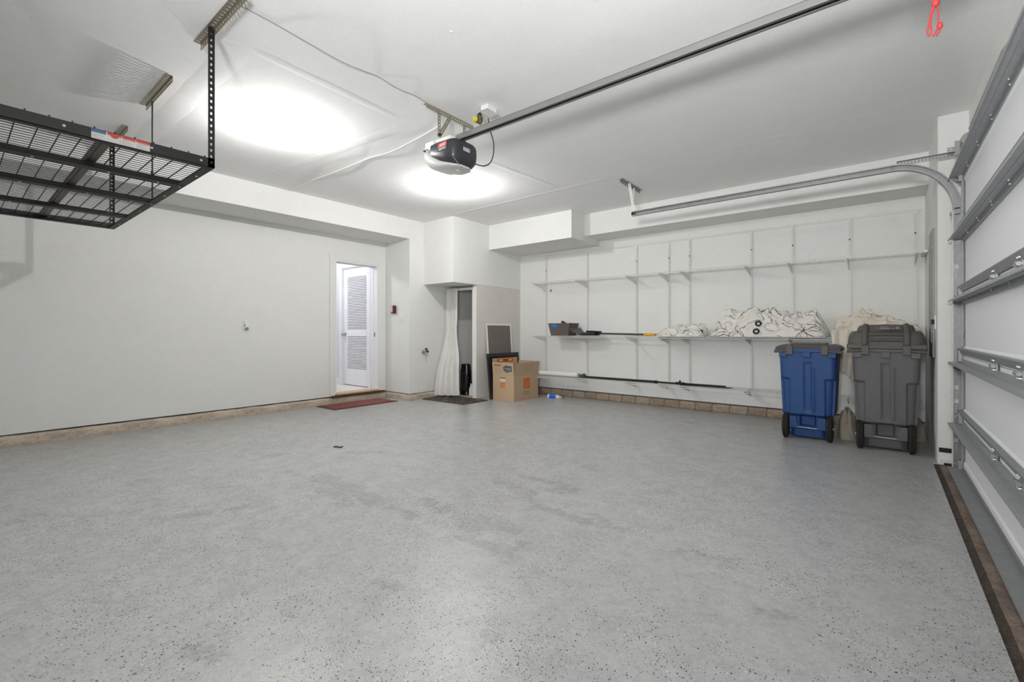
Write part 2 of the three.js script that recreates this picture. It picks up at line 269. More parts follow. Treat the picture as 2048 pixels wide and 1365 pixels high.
struct('baseboard_left', 'bare concrete kerb under the house wall', 'kerb', [curbG(HW, 1.3, HW, -4.64, 0.103, 0.012), bx(-6.62, HW - 0.03, 0, 0.10, -4.64, 1.3)], M.conc);
struct('trim_1', 'boxed soffit along the top of the house wall', 'soffit', bx(HW, PF, 2.58, CE, -4.64, 1.3), M.wall);
struct('wall_back', 'white drywall wall behind the shelving', 'wall', bx(-5.3, 0.85, 0.128, CE, -6.77, BW), M.wall);
struct('wall_pilaster', 'white drywall pier between doorway and curtained closet', 'wall', bx(-6.62, PF, 0.112, CE, -6.77, -4.64), M.wall);
struct('baseboard_pilaster', 'bare concrete kerb around the white pier', 'kerb', [curbG(-6.47, -4.64, -5.828, -4.64, 0.10, 0.012), curbG(PF, -4.628, PF, -5.46, 0.104, 0.012), bx(-6.62, PF - 0.03, 0, 0.098, -6.77, -4.67)], M.conc);
struct('trim_2', 'boxed duct bump-out hanging over the closet', 'soffit', bx(PF, -5.144, 1.872, CE, -6.77, -4.93), M.wall);
struct('wall_closet', 'pale tan panel wall on the side of the closet', 'wall', bx(-5.235, -5.15, 0.012, 1.872, -6.62, -5.46), M.panelTan);
struct('trim_3', 'deep low soffit above the left end of the shelves', 'soffit', bx(-5.144, -3.53, 2.482, CE, BW, -5.76), M.wall);
struct('trim_4', 'long shallow soffit above the shelves', 'soffit', bx(-3.53, 0.365, 2.562, CE, BW, -6.13), M.wall);
struct('trim_5', 'white corner post at the closet opening', 'trim', bx(-5.24, -5.15, 0.012, 1.84, -5.46, -5.448, 0.003), M.whitePaint);
struct('wall_right', 'white return wall beside the garage door', 'wall', bx(0.365, 0.85, 0, CE, -6.77, -5.2), M.wall);
struct('wall_header', 'white header wall above the garage door', 'wall', bx(0.55, 0.85, 2.33, CE, -5.2, -0.01), M.wall);
struct('wall_right_near', 'white return wall at the near end of the garage door', 'wall', bx(0.50, 0.85, 0, CE, -0.01, 1.3), M.wall);
{ const t = struct('trim_6', 'chipped base block at the foot of the return wall', 'trim', bx(0.372, 0.452, 0.0, 0.038, -5.199, -5.17), M.whitePaint);  // dark strips below carry the shade of the broken slots in their colour
  subpart(t, 'gap', bx(0.372, 0.455, 0.098, 0.135, -5.2, -5.196), M.dark, 'dark strip for the shade in the broken gap above the base block'); subpart(t, 'lower_gap_shade', bx(0.40, 0.455, 0.0, 0.018, -5.17, -5.166), M.dark); }
struct('wall_front', 'white drywall wall behind the viewer', 'wall', bx(-6.62, 0.85, 0, CE, 1.3, 1.45), M.wall);
struct('wall_outside', 'pale driveway side weather stop of the garage door', 'wall', bx(0.60, 0.85, -0.15, 2.33, -5.2, 0.05), M.whitePaint);
// course of split-face blocks under the shelf wall, every block a piece
{
  const b = struct('baseboard_back', 'footing course of brown split-face blocks under shelf wall', 'kerb', bx(-5.14, 0.40, 0, 0.118, -6.77, -6.615), M.dirt);
  const L = 0.222, variants = [0, 1, 2, 3].map(k => {
    const f = gridMesh(8, 5, (u, v) => { const e = Math.min(u, 1 - u, v, 1 - v) < 0.001; return [(u - 0.5) * (L - 0.008), v * 0.108, e ? 0 : 0.016 + 0.014 * fbm(u * 4 + k * 9, v * 4, k * 3.1, 3), u * L + k * 0.3, v * 0.11]; });
    return f;
  });
  let k = 0; for (let x = -5.03; x < 0.36; x += L, k++) { const m = new THREE.Mesh(variants[k % 4], M.bricks[(k * 7 + (k >> 2)) % 4]); m.name = 'brick'; m.position.set(x - b.position.x, 0.004 - b.position.y, -6.617 - b.position.z); m.castShadow = m.receiveShadow = true; b.add(m); }
}
// doorway to the house: casing, jambs, threshold
{
  const d = struct('door_1', 'white cased doorway into the bright hall', 'doorway', [bx(HW, HW + 0.016, 0.118, 2.30, -3.728, -3.638, 0.004), bx(HW, HW + 0.016, 0.118, 2.30, -4.635, -4.492, 0.004), bx(HW, HW + 0.016, 2.20, 2.30, -4.492, -3.728, 0.004)], M.wall);
  subpart(d, 'jamb', bx(-6.65, HW + 0.006, 0.155, 2.20, -3.75, -3.728), M.hallWhite); subpart(d, 'jamb', bx(-6.65, HW + 0.006, 0.155, 2.20, -4.492, -4.47), M.hallWhite); subpart(d, 'head_jamb', bx(-6.65, HW + 0.006, 2.18, 2.202, -4.47, -3.75), M.hallWhite);
  subpart(d, 'door_stop', bx(-6.60, -6.565, 0.155, 2.18, -4.47, -4.456), M.hallWhite); subpart(d, 'door_stop', bx(-6.60, -6.565, 2.166, 2.18, -4.456, -3.75), M.hallWhite);
  subpart(d, 'strike_plate', bx(-6.545, -6.515, 1.02, 1.09, -4.471, -4.466), M.galvDull, 'steel strike plate');
  subpart(d, 'threshold', bx(-6.63, -6.42, 0.132, 0.158, -4.49, -3.73, 0.008), M.wood, 'oak threshold'); subpart(d, 'threshold_edge', bx(-6.47, -6.432, 0.104, 0.131, -4.60, -3.66, 0.003), M.darkWood, 'dark wooden nosing under the threshold');
  for (const y of [0.5, 1.25, 1.75]) subpart(d, 'hinge', bx(-6.60, -6.56, y, y + 0.09, -3.752, -3.745), M.galvDull, 'steel hinge');
}
// the hall beyond
struct('floor_hall', 'pale tiled hall floor beyond the doorway', 'floor', bx(-8.6, -6.63, 0.0, 0.155, -4.62, -2.6), M.hallTile);
struct('ceiling_hall', 'white hall ceiling', 'ceiling', bx(-8.6, -6.62, 2.62, 2.74, -4.62, -2.6), M.hallWhite);
struct('wall_hall_right', 'pale grey hall wall holding the louvered door', 'wall', [bx(-8.6, -7.53, 0.155, 2.62, -4.62, -4.47), bx(-7.53, -6.67, 2.24, 2.62, -4.62, -4.47), bx(-6.67, -6.655, 0.155, 2.62, -4.62, -4.47)], M.hallWall);
struct('wall_hall_end', 'pale grey end wall of the hall', 'wall', bx(-8.75, -8.6, 0, 2.74, -4.62, -2.6), M.hallWall);
struct('wall_hall_left', 'pale grey hall wall opposite the louvered door', 'wall', bx(-8.75, -6.62, 0, 2.74, -2.6, -2.45), M.hallWall);
struct('wall_hall_closet', 'white back of the closet behind louvers', 'wall', bx(-8.6, -6.62, 0, 2.74, -4.85, -4.74), M.hallWhite);
struct('baseboard_hall', 'white hall baseboard', 'baseboard', [bx(-8.6, -7.57, 0.155, 0.27, -4.47, -4.452, 0.004), bx(-6.645, -6.625, 0.155, 0.27, -4.47, -4.452, 0.004)], M.hallWhite);
struct('trim_7', 'white casing around the louvered door', 'casing', [bx(-7.53, -7.501, 0.155, 2.24, -4.62, -4.47), bx(-6.699, -6.67, 0.155, 2.24, -4.62, -4.47), bx(-7.501, -6.699, 2.218, 2.24, -4.62, -4.47), bx(-7.58, -7.50, 0.155, 2.315, -4.47, -4.448, 0.004), bx(-6.70, -6.651, 0.155, 2.315, -4.47, -4.465, 0.002), bx(-7.50, -6.70, 2.23, 2.315, -4.47, -4.448, 0.004)], M.hallWhite);
// louvered closet door in the hall
{
  const t = thing('louvered_door', 'white louvered closet door in the hall beyond the doorway', 'door', [-7.1, 0.165, -4.49]);
  const x0 = -7.499, x1 = -6.701, z0 = -4.53, z1 = -4.495;
  part(t, 'stile', bx(x0, x0 + 0.105, 0.165, 2.215, z0, z1, 0.004), M.hallWhite); part(t, 'stile', bx(x1 - 0.105, x1, 0.165, 2.215, z0, z1, 0.004), M.hallWhite);
  for (const [a, b] of [[0.165, 0.44], [1.02, 1.13], [2.06, 2.215]]) part(t, 'rail', bx(x0 + 0.105, x1 - 0.105, a, b, z0, z1, 0.004), M.hallWhite);
  const slat = new THREE.BoxGeometry(x1 - x0 - 0.21, 0.042, 0.006); slat.rotateX(-0.85);
  const run = (a, b, n) => { for (let i = 0; i < n; i++) { const m = new THREE.Mesh(slat, M.hallWhite); m.name = 'slat'; m.position.set((x0 + x1) / 2 + 7.1, a + (b - a) * (i + 0.5) / n - 0.165, -0.025); m.castShadow = m.receiveShadow = true; t.add(m); } };
  run(0.44, 1.02, 21); run(1.13, 2.06, 33);
  const k = part(t, 'knob', [cyl([x0 + 0.05, 1.06, z1], [x0 + 0.05, 1.06, z1 + 0.04], 0.010), (() => { const g = new THREE.SphereGeometry(0.028, 14, 10); g.scale(1, 1, 1.3); g.translate(x0 + 0.05, 1.06, z1 + 0.05); return g; })(), cyl([x0 + 0.05, 1.06, z1 - 0.001], [x0 + 0.05, 1.06, z1 + 0.006], 0.03, 0.027, 16)], M.galv, 'chrome door knob');
  for (const y of [0.40, 1.14, 1.98]) part(t, 'hinge', bx(x1 - 0.006, x1 + 0.012, y, y + 0.10, z1 - 0.002, z1 + 0.010, 0.004), M.galvDull, 'steel hinge');
  part(t, 'hinge_stop', [cyl([x1 + 0.003, 2.085, z1 + 0.006], [x1 - 0.035, 2.10, z1 + 0.02], 0.005)], M.galvDull);
}
// hall ceiling lamp, out of view, placed to light the hall past the doorway
{
  const t = thing('unseen_hall_lamp', 'unseen round ceiling lamp lighting the hall', 'lamp', [-7.35, 2.55, -3.55]);
  part(t, 'pan', cyl([-7.35, 2.60, -3.55], [-7.35, 2.62, -3.55], 0.17, 0.17, 28), M.hallWhite);
  const g = new THREE.SphereGeometry(0.15, 24, 10, 0, Math.PI * 2, Math.PI / 2, Math.PI / 2); g.scale(1, 0.45, 1); g.translate(-7.35, 2.60, -3.55); part(t, 'diffuser', g, M.hallGlow);
  const l = new THREE.PointLight(HALL_COLOR, HALL_CD, 0, 2); l.name = 'unseen_hall_light'; l.position.set(0, -0.05, 0); l.castShadow = true; l.shadow.radius = 5; l.shadow.mapSize.set(1024, 1024); t.add(l);
}
// bare bulbs in porcelain lampholders
bulbSpots.forEach(([x, z], i) => {
  const t = thing('bare_bulb_lamp', i ? 'lit bare bulb in white ceiling lampholder beyond the garage door opener' : 'lit bare bulb in white ceiling lampholder near the hanging rack', 'lamp', [x, 2.70, z], 'bare ceiling bulbs');
  const prof = [[0, CE], [0.068, CE], [0.07, CE - 0.006], [0.064, CE - 0.012], [0.045, CE - 0.022], [0.032, CE - 0.04], [0.026, CE - 0.058], [0.0, CE - 0.058]].map(p => new THREE.Vector2(...p)).reverse();
  const h = new THREE.LatheGeometry(prof, 28); h.translate(x, 0, z); part(t, 'lampholder', h, M.white);
  part(t, 'bulb_collar', cyl([x, CE - 0.075, z], [x, CE - 0.057, z], 0.022, 0.018, 20), M.galvDull);
  const bp = [[0.0, 2.722], [0.02, 2.7235], [0.036, 2.731], [0.046, 2.744], [0.05, 2.760], [0.048, 2.774], [0.040, 2.790], [0.029, 2.803], [0.023, 2.815], [0.0, 2.816]].map(p => new THREE.Vector2(...p));
  const b = new THREE.LatheGeometry(bp, 28); b.translate(x, 0, z); part(t, 'bulb', b, M.bulbGlass);
  const l = new THREE.PointLight(BULB_COLOR, BULB_CD, 0, 2); l.name = 'bulb_light'; l.position.set(0, 0.058, 0); l.castShadow = true; l.shadow.radius = 0.8; l.shadow.mapSize.set(2048, 2048); l.shadow.bias = -0.0005; t.add(l);
});

// unseen tripod lamp behind the viewer, placed to light ceiling and garage door side
{
  const p = [-0.15, 1.5, 1.0], az = [-0.22, -0.975], el = UNSEEN_LAMP_EL, dir = V(az[0] * Math.cos(el), Math.sin(el), az[1] * Math.cos(el)).normalize();
  const t = thing('unseen_tripod_lamp', 'unseen tripod lamp behind the viewer lighting ceiling and garage door side', 'lamp', [p[0], 0, p[2]]);
  part(t, 'pole', cyl([p[0], 0.25, p[2]], [p[0], 1.36, p[2]], 0.014, 0.012, 14), M.blackMetal);
  for (let i = 0; i < 3; i++) { const a = i * 2.094 + 0.4; part(t, 'leg', cyl([p[0], 0.55, p[2]], [p[0] + 0.4 * Math.cos(a), 0.008, p[2] + 0.4 * Math.sin(a)], 0.01, 0.01, 10), M.blackMetal); }
  const back = V(...p).addScaledVector(dir, -0.10), face = V(...p).addScaledVector(dir, -0.02);
  part(t, 'yoke', cyl([p[0], 1.34, p[2]], back.toArray(), 0.012, 0.012, 10), M.blackMetal);
  part(t, 'head', cyl(back.toArray(), face.toArray(), 0.09, 0.30, 36), M.yellow, 'yellow head of the unseen lamp');
  part(t, 'lens', cyl(face.toArray(), V(...p).addScaledVector(dir, -0.012).toArray(), 0.285, 0.285, 36), M.unseenLampLens, 'glowing round lens of the unseen lamp');
  const l = new THREE.SpotLight(UNSEEN_LAMP_COLOR, UNSEEN_LAMP_CD, 0, UNSEEN_LAMP_ANGLE, 1, 2); l.name = 'unseen_lamp_light'; l.position.set(0, p[1], 0); l.target.position.set(dir.x * 3, p[1] + dir.y * 3, dir.z * 3); t.add(l); t.add(l.target); l.castShadow = true; l.shadow.radius = 13; l.shadow.mapSize.set(2048, 2048); l.shadow.bias = -0.0005;
}

// ---------------------------------------------------------------- sectional garage door
{
  const zA = -4.955, zB = -0.04, xd = 0.49, t = thing('garage_door', 'white sectional garage door with galvanised struts and hinges', 'garage door', [0.51, 0.0, -2.5]);
  const joints = [0.03, 0.432, 0.912, 1.393, 1.872, 2.335];
  for (let i = 0; i < 5; i++) {
    const a = joints[i] + (i ? 0.002 : 0), b = joints[i + 1] - 0.002, led = 0.062;
    // steel section: ledges above and below, shallow field between
    const prof = [[0, a], [0, a + led], [0.009, a + led + 0.012], [0.009, b - led - 0.012], [0, b - led], [0, b], [0.045, b], [0.045, a]];
    const s = part(t, 'section', poly(prof, zB - zA, [xd, 0, zA], [1, 0, 0], [0, 1, 0]), M.doorWhite);
    // end stile with its slot
    part(s, 'end_stile', [bx(xd - 0.004, xd + 0.001, a, b, zA, zA + 0.035), bx(xd - 0.012, xd - 0.003, a + 0.07, b - 0.07, zA + 0.035, zA + 0.05, 0.002)], M.galvDull, 'galvanised end stile');
  }
  // struts: wide channel along the top of each section
  const strut = y => [bx(xd - 0.080, xd, y, y + 0.0022, zA - 0.03, zB), bx(xd - 0.082, xd - 0.0785, y - 0.012, y + 0.002, zA - 0.03, zB), bx(xd - 0.006, xd - 0.0005, y - 0.03, y, zA - 0.03, zB), bx(xd - 0.012, xd - 0.006, y - 0.0025, y + 0.03, zA - 0.03, zB), bx(xd - 0.045, xd - 0.040, y - 0.003, y + 0.004, zA - 0.03, zB)];
  const ys = [0.381, 0.859, 1.342, 1.822, 2.302];
  ys.forEach((y, i) => { const m = part(t, 'strut', strut(y), M.galv, 'galvanised strut');
    const bolts = []; for (let z = zA + 0.35; z < zB; z += 0.46) { for (const yy of [y - 0.012]) { const g = new THREE.SphereGeometry(0.0065, 8, 6); g.scale(0.7, 1, 1); g.translate(xd - 0.009, yy, z); bolts.push(g); } const g2 = new THREE.SphereGeometry(0.005, 8, 6); g2.translate(xd - 0.02, y - 0.004, z + 0.05); bolts.push(g2); }
    part(m, 'bolt_heads', bolts, M.chrome); });
  // bottom strut and rubber seal
  part(t, 'bottom_strut', [bx(xd - 0.085, xd, 0.038, 0.0405, zA, zB), bx(xd - 0.087, xd - 0.084, 0.03, 0.04, zA, zB), bx(xd - 0.006, xd - 0.0005, 0.04, 0.06, zA, zB)], M.galvDull, 'wide galvanised strut along the door bottom');
  part(t, 'bottom_seal', bx(xd - 0.004, xd + 0.045, 0.0, 0.031, zA, zB, 0.008), M.rubber, 'dark rubber bottom seal');
  // ledge rails above each joint
  joints.slice(1, 5).forEach(j => part(t, 'ledge_rail', poly([[0, 0.010], [-0.012, 0.012], [-0.030, 0.052], [-0.030, 0.056], [0, 0.058]], zB - zA + 0.02, [xd, j, zA - 0.02], [1, 0, 0], [0, 1, 0]), M.galvDull));
  // hinges bridging each joint
  joints.slice(1, 5).forEach(j => [-3.55, -2.96, -2.36, -1.76, -1.15, -0.5].forEach(z => {
    const h = part(t, 'hinge', [bx(xd - 0.016, xd - 0.006, j - 0.03, j + 0.045, z - 0.028, z + 0.028, 0.002), cyl([xd - 0.026, j, z - 0.035], [xd - 0.026, j, z + 0.035], 0.010, 0.010, 10), bx(xd - 0.036, xd - 0.012, j - 0.012, j + 0.012, z - 0.012, z + 0.012, 0.003)], M.galvDull, 'steel hinge');
    const b = []; for (const [dy, dz] of [[-0.02, -0.016], [-0.02, 0.016], [0.03, -0.016], [0.03, 0.016]]) { const g = cyl([xd - 0.016, j + dy, z + dz], [xd - 0.026, j + dy, z + dz], 0.007, 0.006, 6); b.push(g); } part(h, 'bolts', b, M.chrome);
  }));
  // rollers and their brackets at the track end
  [0.06, ...joints.slice(1, 5), 2.30].forEach(j => part(t, 'roller_bracket', [bx(xd - 0.03, xd - 0.004, j - 0.045, j + 0.045, zA + 0.0, zA + 0.05, 0.003), cyl([xd - 0.026, j, zA + 0.04], [xd - 0.026, j, zA - 0.075], 0.006, 0.006, 10), cyl([xd - 0.026, j, zA - 0.045], [xd - 0.026, j, zA - 0.07], 0.017, 0.017, 16)], M.galvDull, 'roller on its bracket'));
}
// ---------------------------------------------------------------- door track
{
  const t = thing('door_track', 'galvanised curved roller track beside the garage door', 'track', [0.466, 0, -5.03]);
  const path = [], R = 0.40, cx = 0.066, cyy = 2.077;
  const vert = [{ x: 0.466, y: 0.0, nx: 1, ny: 0 }, { x: 0.466, y: cyy, nx: 1, ny: 0 }];
  const arc = []; for (let i = 0; i <= 22; i++) { const a = i / 22 * Math.PI / 2; arc.push({ x: cx + R * Math.cos(a), y: cyy + R * Math.sin(a), nx: Math.cos(a), ny: Math.sin(a) }); }
  const hor = [{ x: cx, y: cyy + R, nx: 0, ny: 1 }, { x: -2.262, y: 2.472, nx: 0, ny: 1 }];
  const zw = -5.052, zo = -5.012, th = 0.002;
  const prof = [[-0.026, zo + 0.002], [-0.026, zw], [0.026, zw], [0.026, zo], [0.026 - 0.010, zo], [0.026 - 0.010, zo - th], [0.026 - th, zo - th], [0.026 - th, zw + th], [-0.026 + th, zw + th], [-0.026 + th, zo - th], [-0.018, zo - 0.004], [-0.018, zo + 0.002]];
  part(t, 'vertical_track', sweepXY(vert, prof), M.track); part(t, 'curved_track', sweepXY(arc, prof), M.track); part(t, 'horizontal_track', sweepXY(hor, prof), M.track);
  part(t, 'front_lip', bx(0.4365, 0.4399, 0, 2.06, -5.052, -5.006), M.white, 'bright front lip');
  part(t, 'splice_plate', [bx(0.425, 0.505, 2.03, 2.05, -5.06, -5.008), bx(0.43, 0.50, 1.99, 2.05, -5.058, -5.0525)], M.galvDull);
  // slots drawn as pale squares and dots on the vertical web
  const slots = []; for (const y of [0.64, 0.53, 1.60, 0.22]) { slots.push(bx(0.449, 0.475, y, y + 0.032, -5.0505, -5.0492)); for (let k = 0; k < 3; k++) slots.push(bx(0.459, 0.465, y - 0.03 - k * 0.02, y - 0.018 - k * 0.02, -5.0505, -5.0492)); }
  slots.forEach(b => part(t, 'slot_mark', b, M.white));
  for (const y of [0.35, 1.05, 1.75]) part(t, 'wall_bracket', [bx(0.44, 0.60, y, y + 0.05, -5.056, -5.053), bx(0.49, 0.60, y, y + 0.05, -5.053, -5.02)], M.galvDull);
  part(t, 'header_angle', [perf([0.10, 2.497, -5.06], [1, 0, 0], [0, 1, 0], 0.45, 0.032, 0.002, 0.022, 0.010, 0.007, [0.3, 0.7]), bx(0.10, 0.55, 2.529, 2.531, -5.06, -5.03)], M.galvDull, 'perforated angle to the header');
  // hanger from the ceiling
  part(t, 'ceiling_angle', [perf([-2.375, 2.846, -4.95], [0, 0, -1], [0, 1, 0], 0.56, 0.034, 0.002, 0.03, 0.015, 0.008), bx(-2.375, -2.34, 2.879, 2.8815, -5.51, -4.95)], M.galvDull, 'perforated ceiling angle');
  part(t, 'hanger_strap', [perf([-2.36, 2.87, -5.13], [0.10, -0.40, 0.075], [1, 0, 0], 0.44, 0.034, 0.002, 0.03, 0.012, 0.008), perf([-2.372, 2.86, -5.30], [0.05, -0.22, 0.16], [1, 0, 0], 0.28, 0.028, 0.002, 0.03, 0.012, 0.008)], M.shelfWhite, 'perforated hanger strap');
  part(t, 'end_bolt', cyl([-2.235, 2.472, -5.045], [-2.235, 2.472, -5.03], 0.009, 0.009, 8), M.black);
}
// ---------------------------------------------------------------- torsion shaft with springs
{
  const t = thing('torsion_spring_shaft', 'torsion springs on a steel shaft above the garage door', 'spring', [0.5, 2.4, -2.5]);
  const y = 2.485, x = 0.492;
  part(t, 'shaft', cyl([x, y, -4.78], [x, y, -0.1], 0.0127, 0.0127, 14), M.galv);
  for (const [a, b] of [[-4.30, -3.30], [-2.2, -1.2]]) { const pts = [], n = Math.round((b - a) / 0.012); const c = new THREE.Curve(); c.getPoint = s => V(x + 0.026 * Math.cos(s * n * 6.2832), y + 0.026 * Math.sin(s * n * 6.2832), a + (b - a) * s); part(t, 'spring', new THREE.TubeGeometry(c, n * 10, 0.0058, 5), M.galvDull, 'coiled steel spring'); }
  for (const z of [-4.34, -3.26]) part(t, 'spring_cone', cyl([x, y, z - 0.05], [x, y, z + 0.05], 0.03, 0.022, 16), M.galvDull);
  const dr = part(t, 'cable_drum', [cyl([x, y, -4.72], [x, y, -4.62], 0.042, 0.042, 22), cyl([x, y, -4.62], [x, y, -4.60], 0.048, 0.046, 22)], M.galvDull);
  part(t, 'end_bearing_plate', [bx(0.43, 0.55, 2.43, 2.54, -4.80, -4.796), bx(0.545, 0.55, 2.39, 2.57, -4.80, -4.74), perf([0.39, 2.47, -4.803], [1, 0, 0], [0, 1, 0], 0.15, 0.03, 0.002, 0.025, 0.01, 0.008)], M.galvDull);
  part(t, 'center_bracket', [bx(0.44, 0.55, 2.42, 2.50, -2.64, -2.636), bx(0.546, 0.55, 2.36, 2.56, -2.66, -2.60)], M.galvDull);
}
// ---------------------------------------------------------------- overhead storage rack
{
  const xa = -3.06, xb = -5.62, za = -1.0, zb = -0.06, yb = 2.061, yt = 2.115;
  const t = thing('ceiling_storage_rack', 'black wire-deck storage rack hanging from the ceiling', 'rack', [(xa + xb) / 2, yb, (za + zb) / 2]);
  // long side beams are L angles; end beams along z
  const Lbeam = (a, b, side) => [bar(a, b, 0.003, yt - yb), 0];
  part(t, 'end_beam', [bx(xa - 0.003, xa, yb, yt, zb, za), bx(xa - 0.045, xa, yb, yb + 0.003, zb, za)], M.blackMetal);
  part(t, 'end_beam', [bx(xb, xb + 0.003, yb, yt, zb, za), bx(xb, xb + 0.045, yb, yb + 0.003, zb, za)], M.blackMetal);
  part(t, 'side_beam', [bx(xb, xa, yb, yt, za, za + 0.003), bx(xb, xa, yb, yb + 0.003, za, za + 0.045)], M.blackMetal);
  part(t, 'side_beam', [bx(xb, xa, yb, yt, zb - 0.003, zb), bx(xb, xa, yb, yb + 0.003, zb - 0.045, zb)], M.blackMetal);
  for (const x of [-3.62, -4.28, -4.99]) part(t, 'cross_beam', [bx(x - 0.035, x + 0.035, yb - 0.002, yb + 0.001, zb - 0.01, za + 0.004), bx(x - 0.035, x - 0.032, yb, yb + 0.03, zb - 0.01, za + 0.004), bx(x + 0.032, x + 0.035, yb, yb + 0.03, zb - 0.01, za + 0.004)], M.blackMetal);
  part(t, 'middle_beam', bx(xb + 0.004, xa - 0.004, yb + 0.03, yb + 0.056, -0.555, -0.505), std({ color: 0x4a3f36, roughness: 0.5, metalness: 0.2 }), 'brown middle beam');
  for (const [z0, z1] of [[za + 0.004, -0.53], [-0.53, zb - 0.004]]) {
    const w = []; const yy = yb + 0.034;
    for (let x = xa - 0.01; x > xb; x -= 0.0425) w.push(bar([x, yy, z0], [x, yy, z1], 0.0032, 0.0032));
    for (let z = z0 + 0.012; z < z1; z += 0.078) w.push(bar([xa - 0.004, yy - 0.0037, z], [xb + 0.004, yy - 0.0045, z], 0.0042, 0.0042));
    part(t, 'wire_deck', w, M.black, 'black wire deck');
  }
  // perforated posts
  const post = (x, z, s) => [perf([x, yb, z], [0, 1, 0], [s, 0, 0], CE - yb - 0.004, 0.036, s > 0 ? -0.0022 : 0.0022, 0.036, 0.015, 0.012), perf([x, yb, z], [0, 1, 0], [0, 0, 1], CE - yb - 0.004, 0.034, s > 0 ? 0.0022 : -0.0022, 0.036, 0.015, 0.012)];
  for (const [x, z, s] of [[xa, za, -1], [xb, za, 1], [xa, zb - 0.036, -1], [xb, zb - 0.036, 1]]) part(t, 'post', post(x, z, s), M.blackMetal, 'black perforated post');
  part(t, 'hanger_rod', [cyl([-4.335, yb, za + 0.004], [-4.335, CE - 0.03, za + 0.004], 0.0055, 0.0055, 10), cyl([-4.335, 2.30, za + 0.004], [-4.335, 2.325, za + 0.004], 0.010, 0.010, 6)], M.blackMetal, 'thin hanger rod');
  // ceiling brackets: perforated angles along x
  for (const [x0, x1] of [[-3.29, -2.60], [-4.52, -3.85], [-5.76, -5.09]]) for (const z of [za, zb - 0.03]) {
    part(t, 'ceiling_bracket', [perf([x0, CE - 0.046, z], [1, 0, 0], [0, 1, 0], x1 - x0, 0.042, 0.0022, 0.034, 0.014, 0.018), perf([x0, CE - 0.006, z], [1, 0, 0], [0, 0, 1], x1 - x0, 0.042, 0.0022, 0.034, 0.014, 0.018)], M.zinc, 'perforated steel ceiling bracket');
  }
  const bolts = []; const bolt = (x, y, z, d) => bolts.push(cyl([x, y, z], [x + d[0], y + d[1], z + d[2]], 0.0075, 0.006, 8));
  for (const z of [-0.93, -0.70, -0.36, -0.14]) bolt(xa, 2.088, z, [0.006, 0, 0]);
  for (const x of [-3.62, -4.28, -4.99]) for (const z of [-0.86, -0.62, -0.3]) bolt(x, yb - 0.002, z, [0, -0.005, 0]);
  for (const x of [-3.3, -3.62, -3.95, -4.28, -4.6, -4.99, -5.3]) bolt(x, yb, za + 0.022, [0, -0.005, 0]);
  bolts.forEach(b => part(t, 'bolt', b, M.galv));
  for (let z = -0.95; z < -0.1; z += 0.08) part(t, 'edge_pin', bx(xa - 0.006, xa - 0.001, yt, yt + 0.008, z - 0.003, z + 0.003), M.black);
  const st = canvasTex(1024, 200, (c, w, h) => { c.fillStyle = '#b9b6b2'; c.fillRect(0, 0, w, h); c.fillStyle = '#39587f'; c.fillRect(0, 0, w * 0.24, h * 0.34); c.fillStyle = '#a83a30'; c.fillRect(w * 0.26, 0, w * 0.74, h * 0.28); c.beginPath(); c.ellipse(w * 0.38, h * 0.26, w * 0.07, h * 0.26, 0, 0, 7); c.fill(); c.fillStyle = '#c58a7c'; c.fillRect(w * 0.52, h * 0.26, w * 0.22, h * 0.16); c.fillRect(w * 0.78, h * 0.26, w * 0.2, h * 0.16); c.fillStyle = '#7f7c79'; for (let i = 0; i < 5; i++) for (const [a, b] of [[0.02, 0.2], [0.46, 0.24], [0.75, 0.22]]) c.fillRect(w * a, h * (0.5 + i * 0.09), w * b * (0.7 + 0.3 * Math.sin(i * 2.3 + a * 9)), 5); c.fillStyle = '#ddd'; for (const a of [0.25, 0.5, 0.745]) c.fillRect(w * a, 0, 4, h); });
  const sg = new THREE.PlaneGeometry(0.235, 0.048); sg.rotateY(Math.PI / 2); sg.translate(xa + 0.0012, 2.088, -0.575); part(t, 'sticker', sg, std({ map: st, roughness: 0.5 }), 'red and grey maker sticker');
}
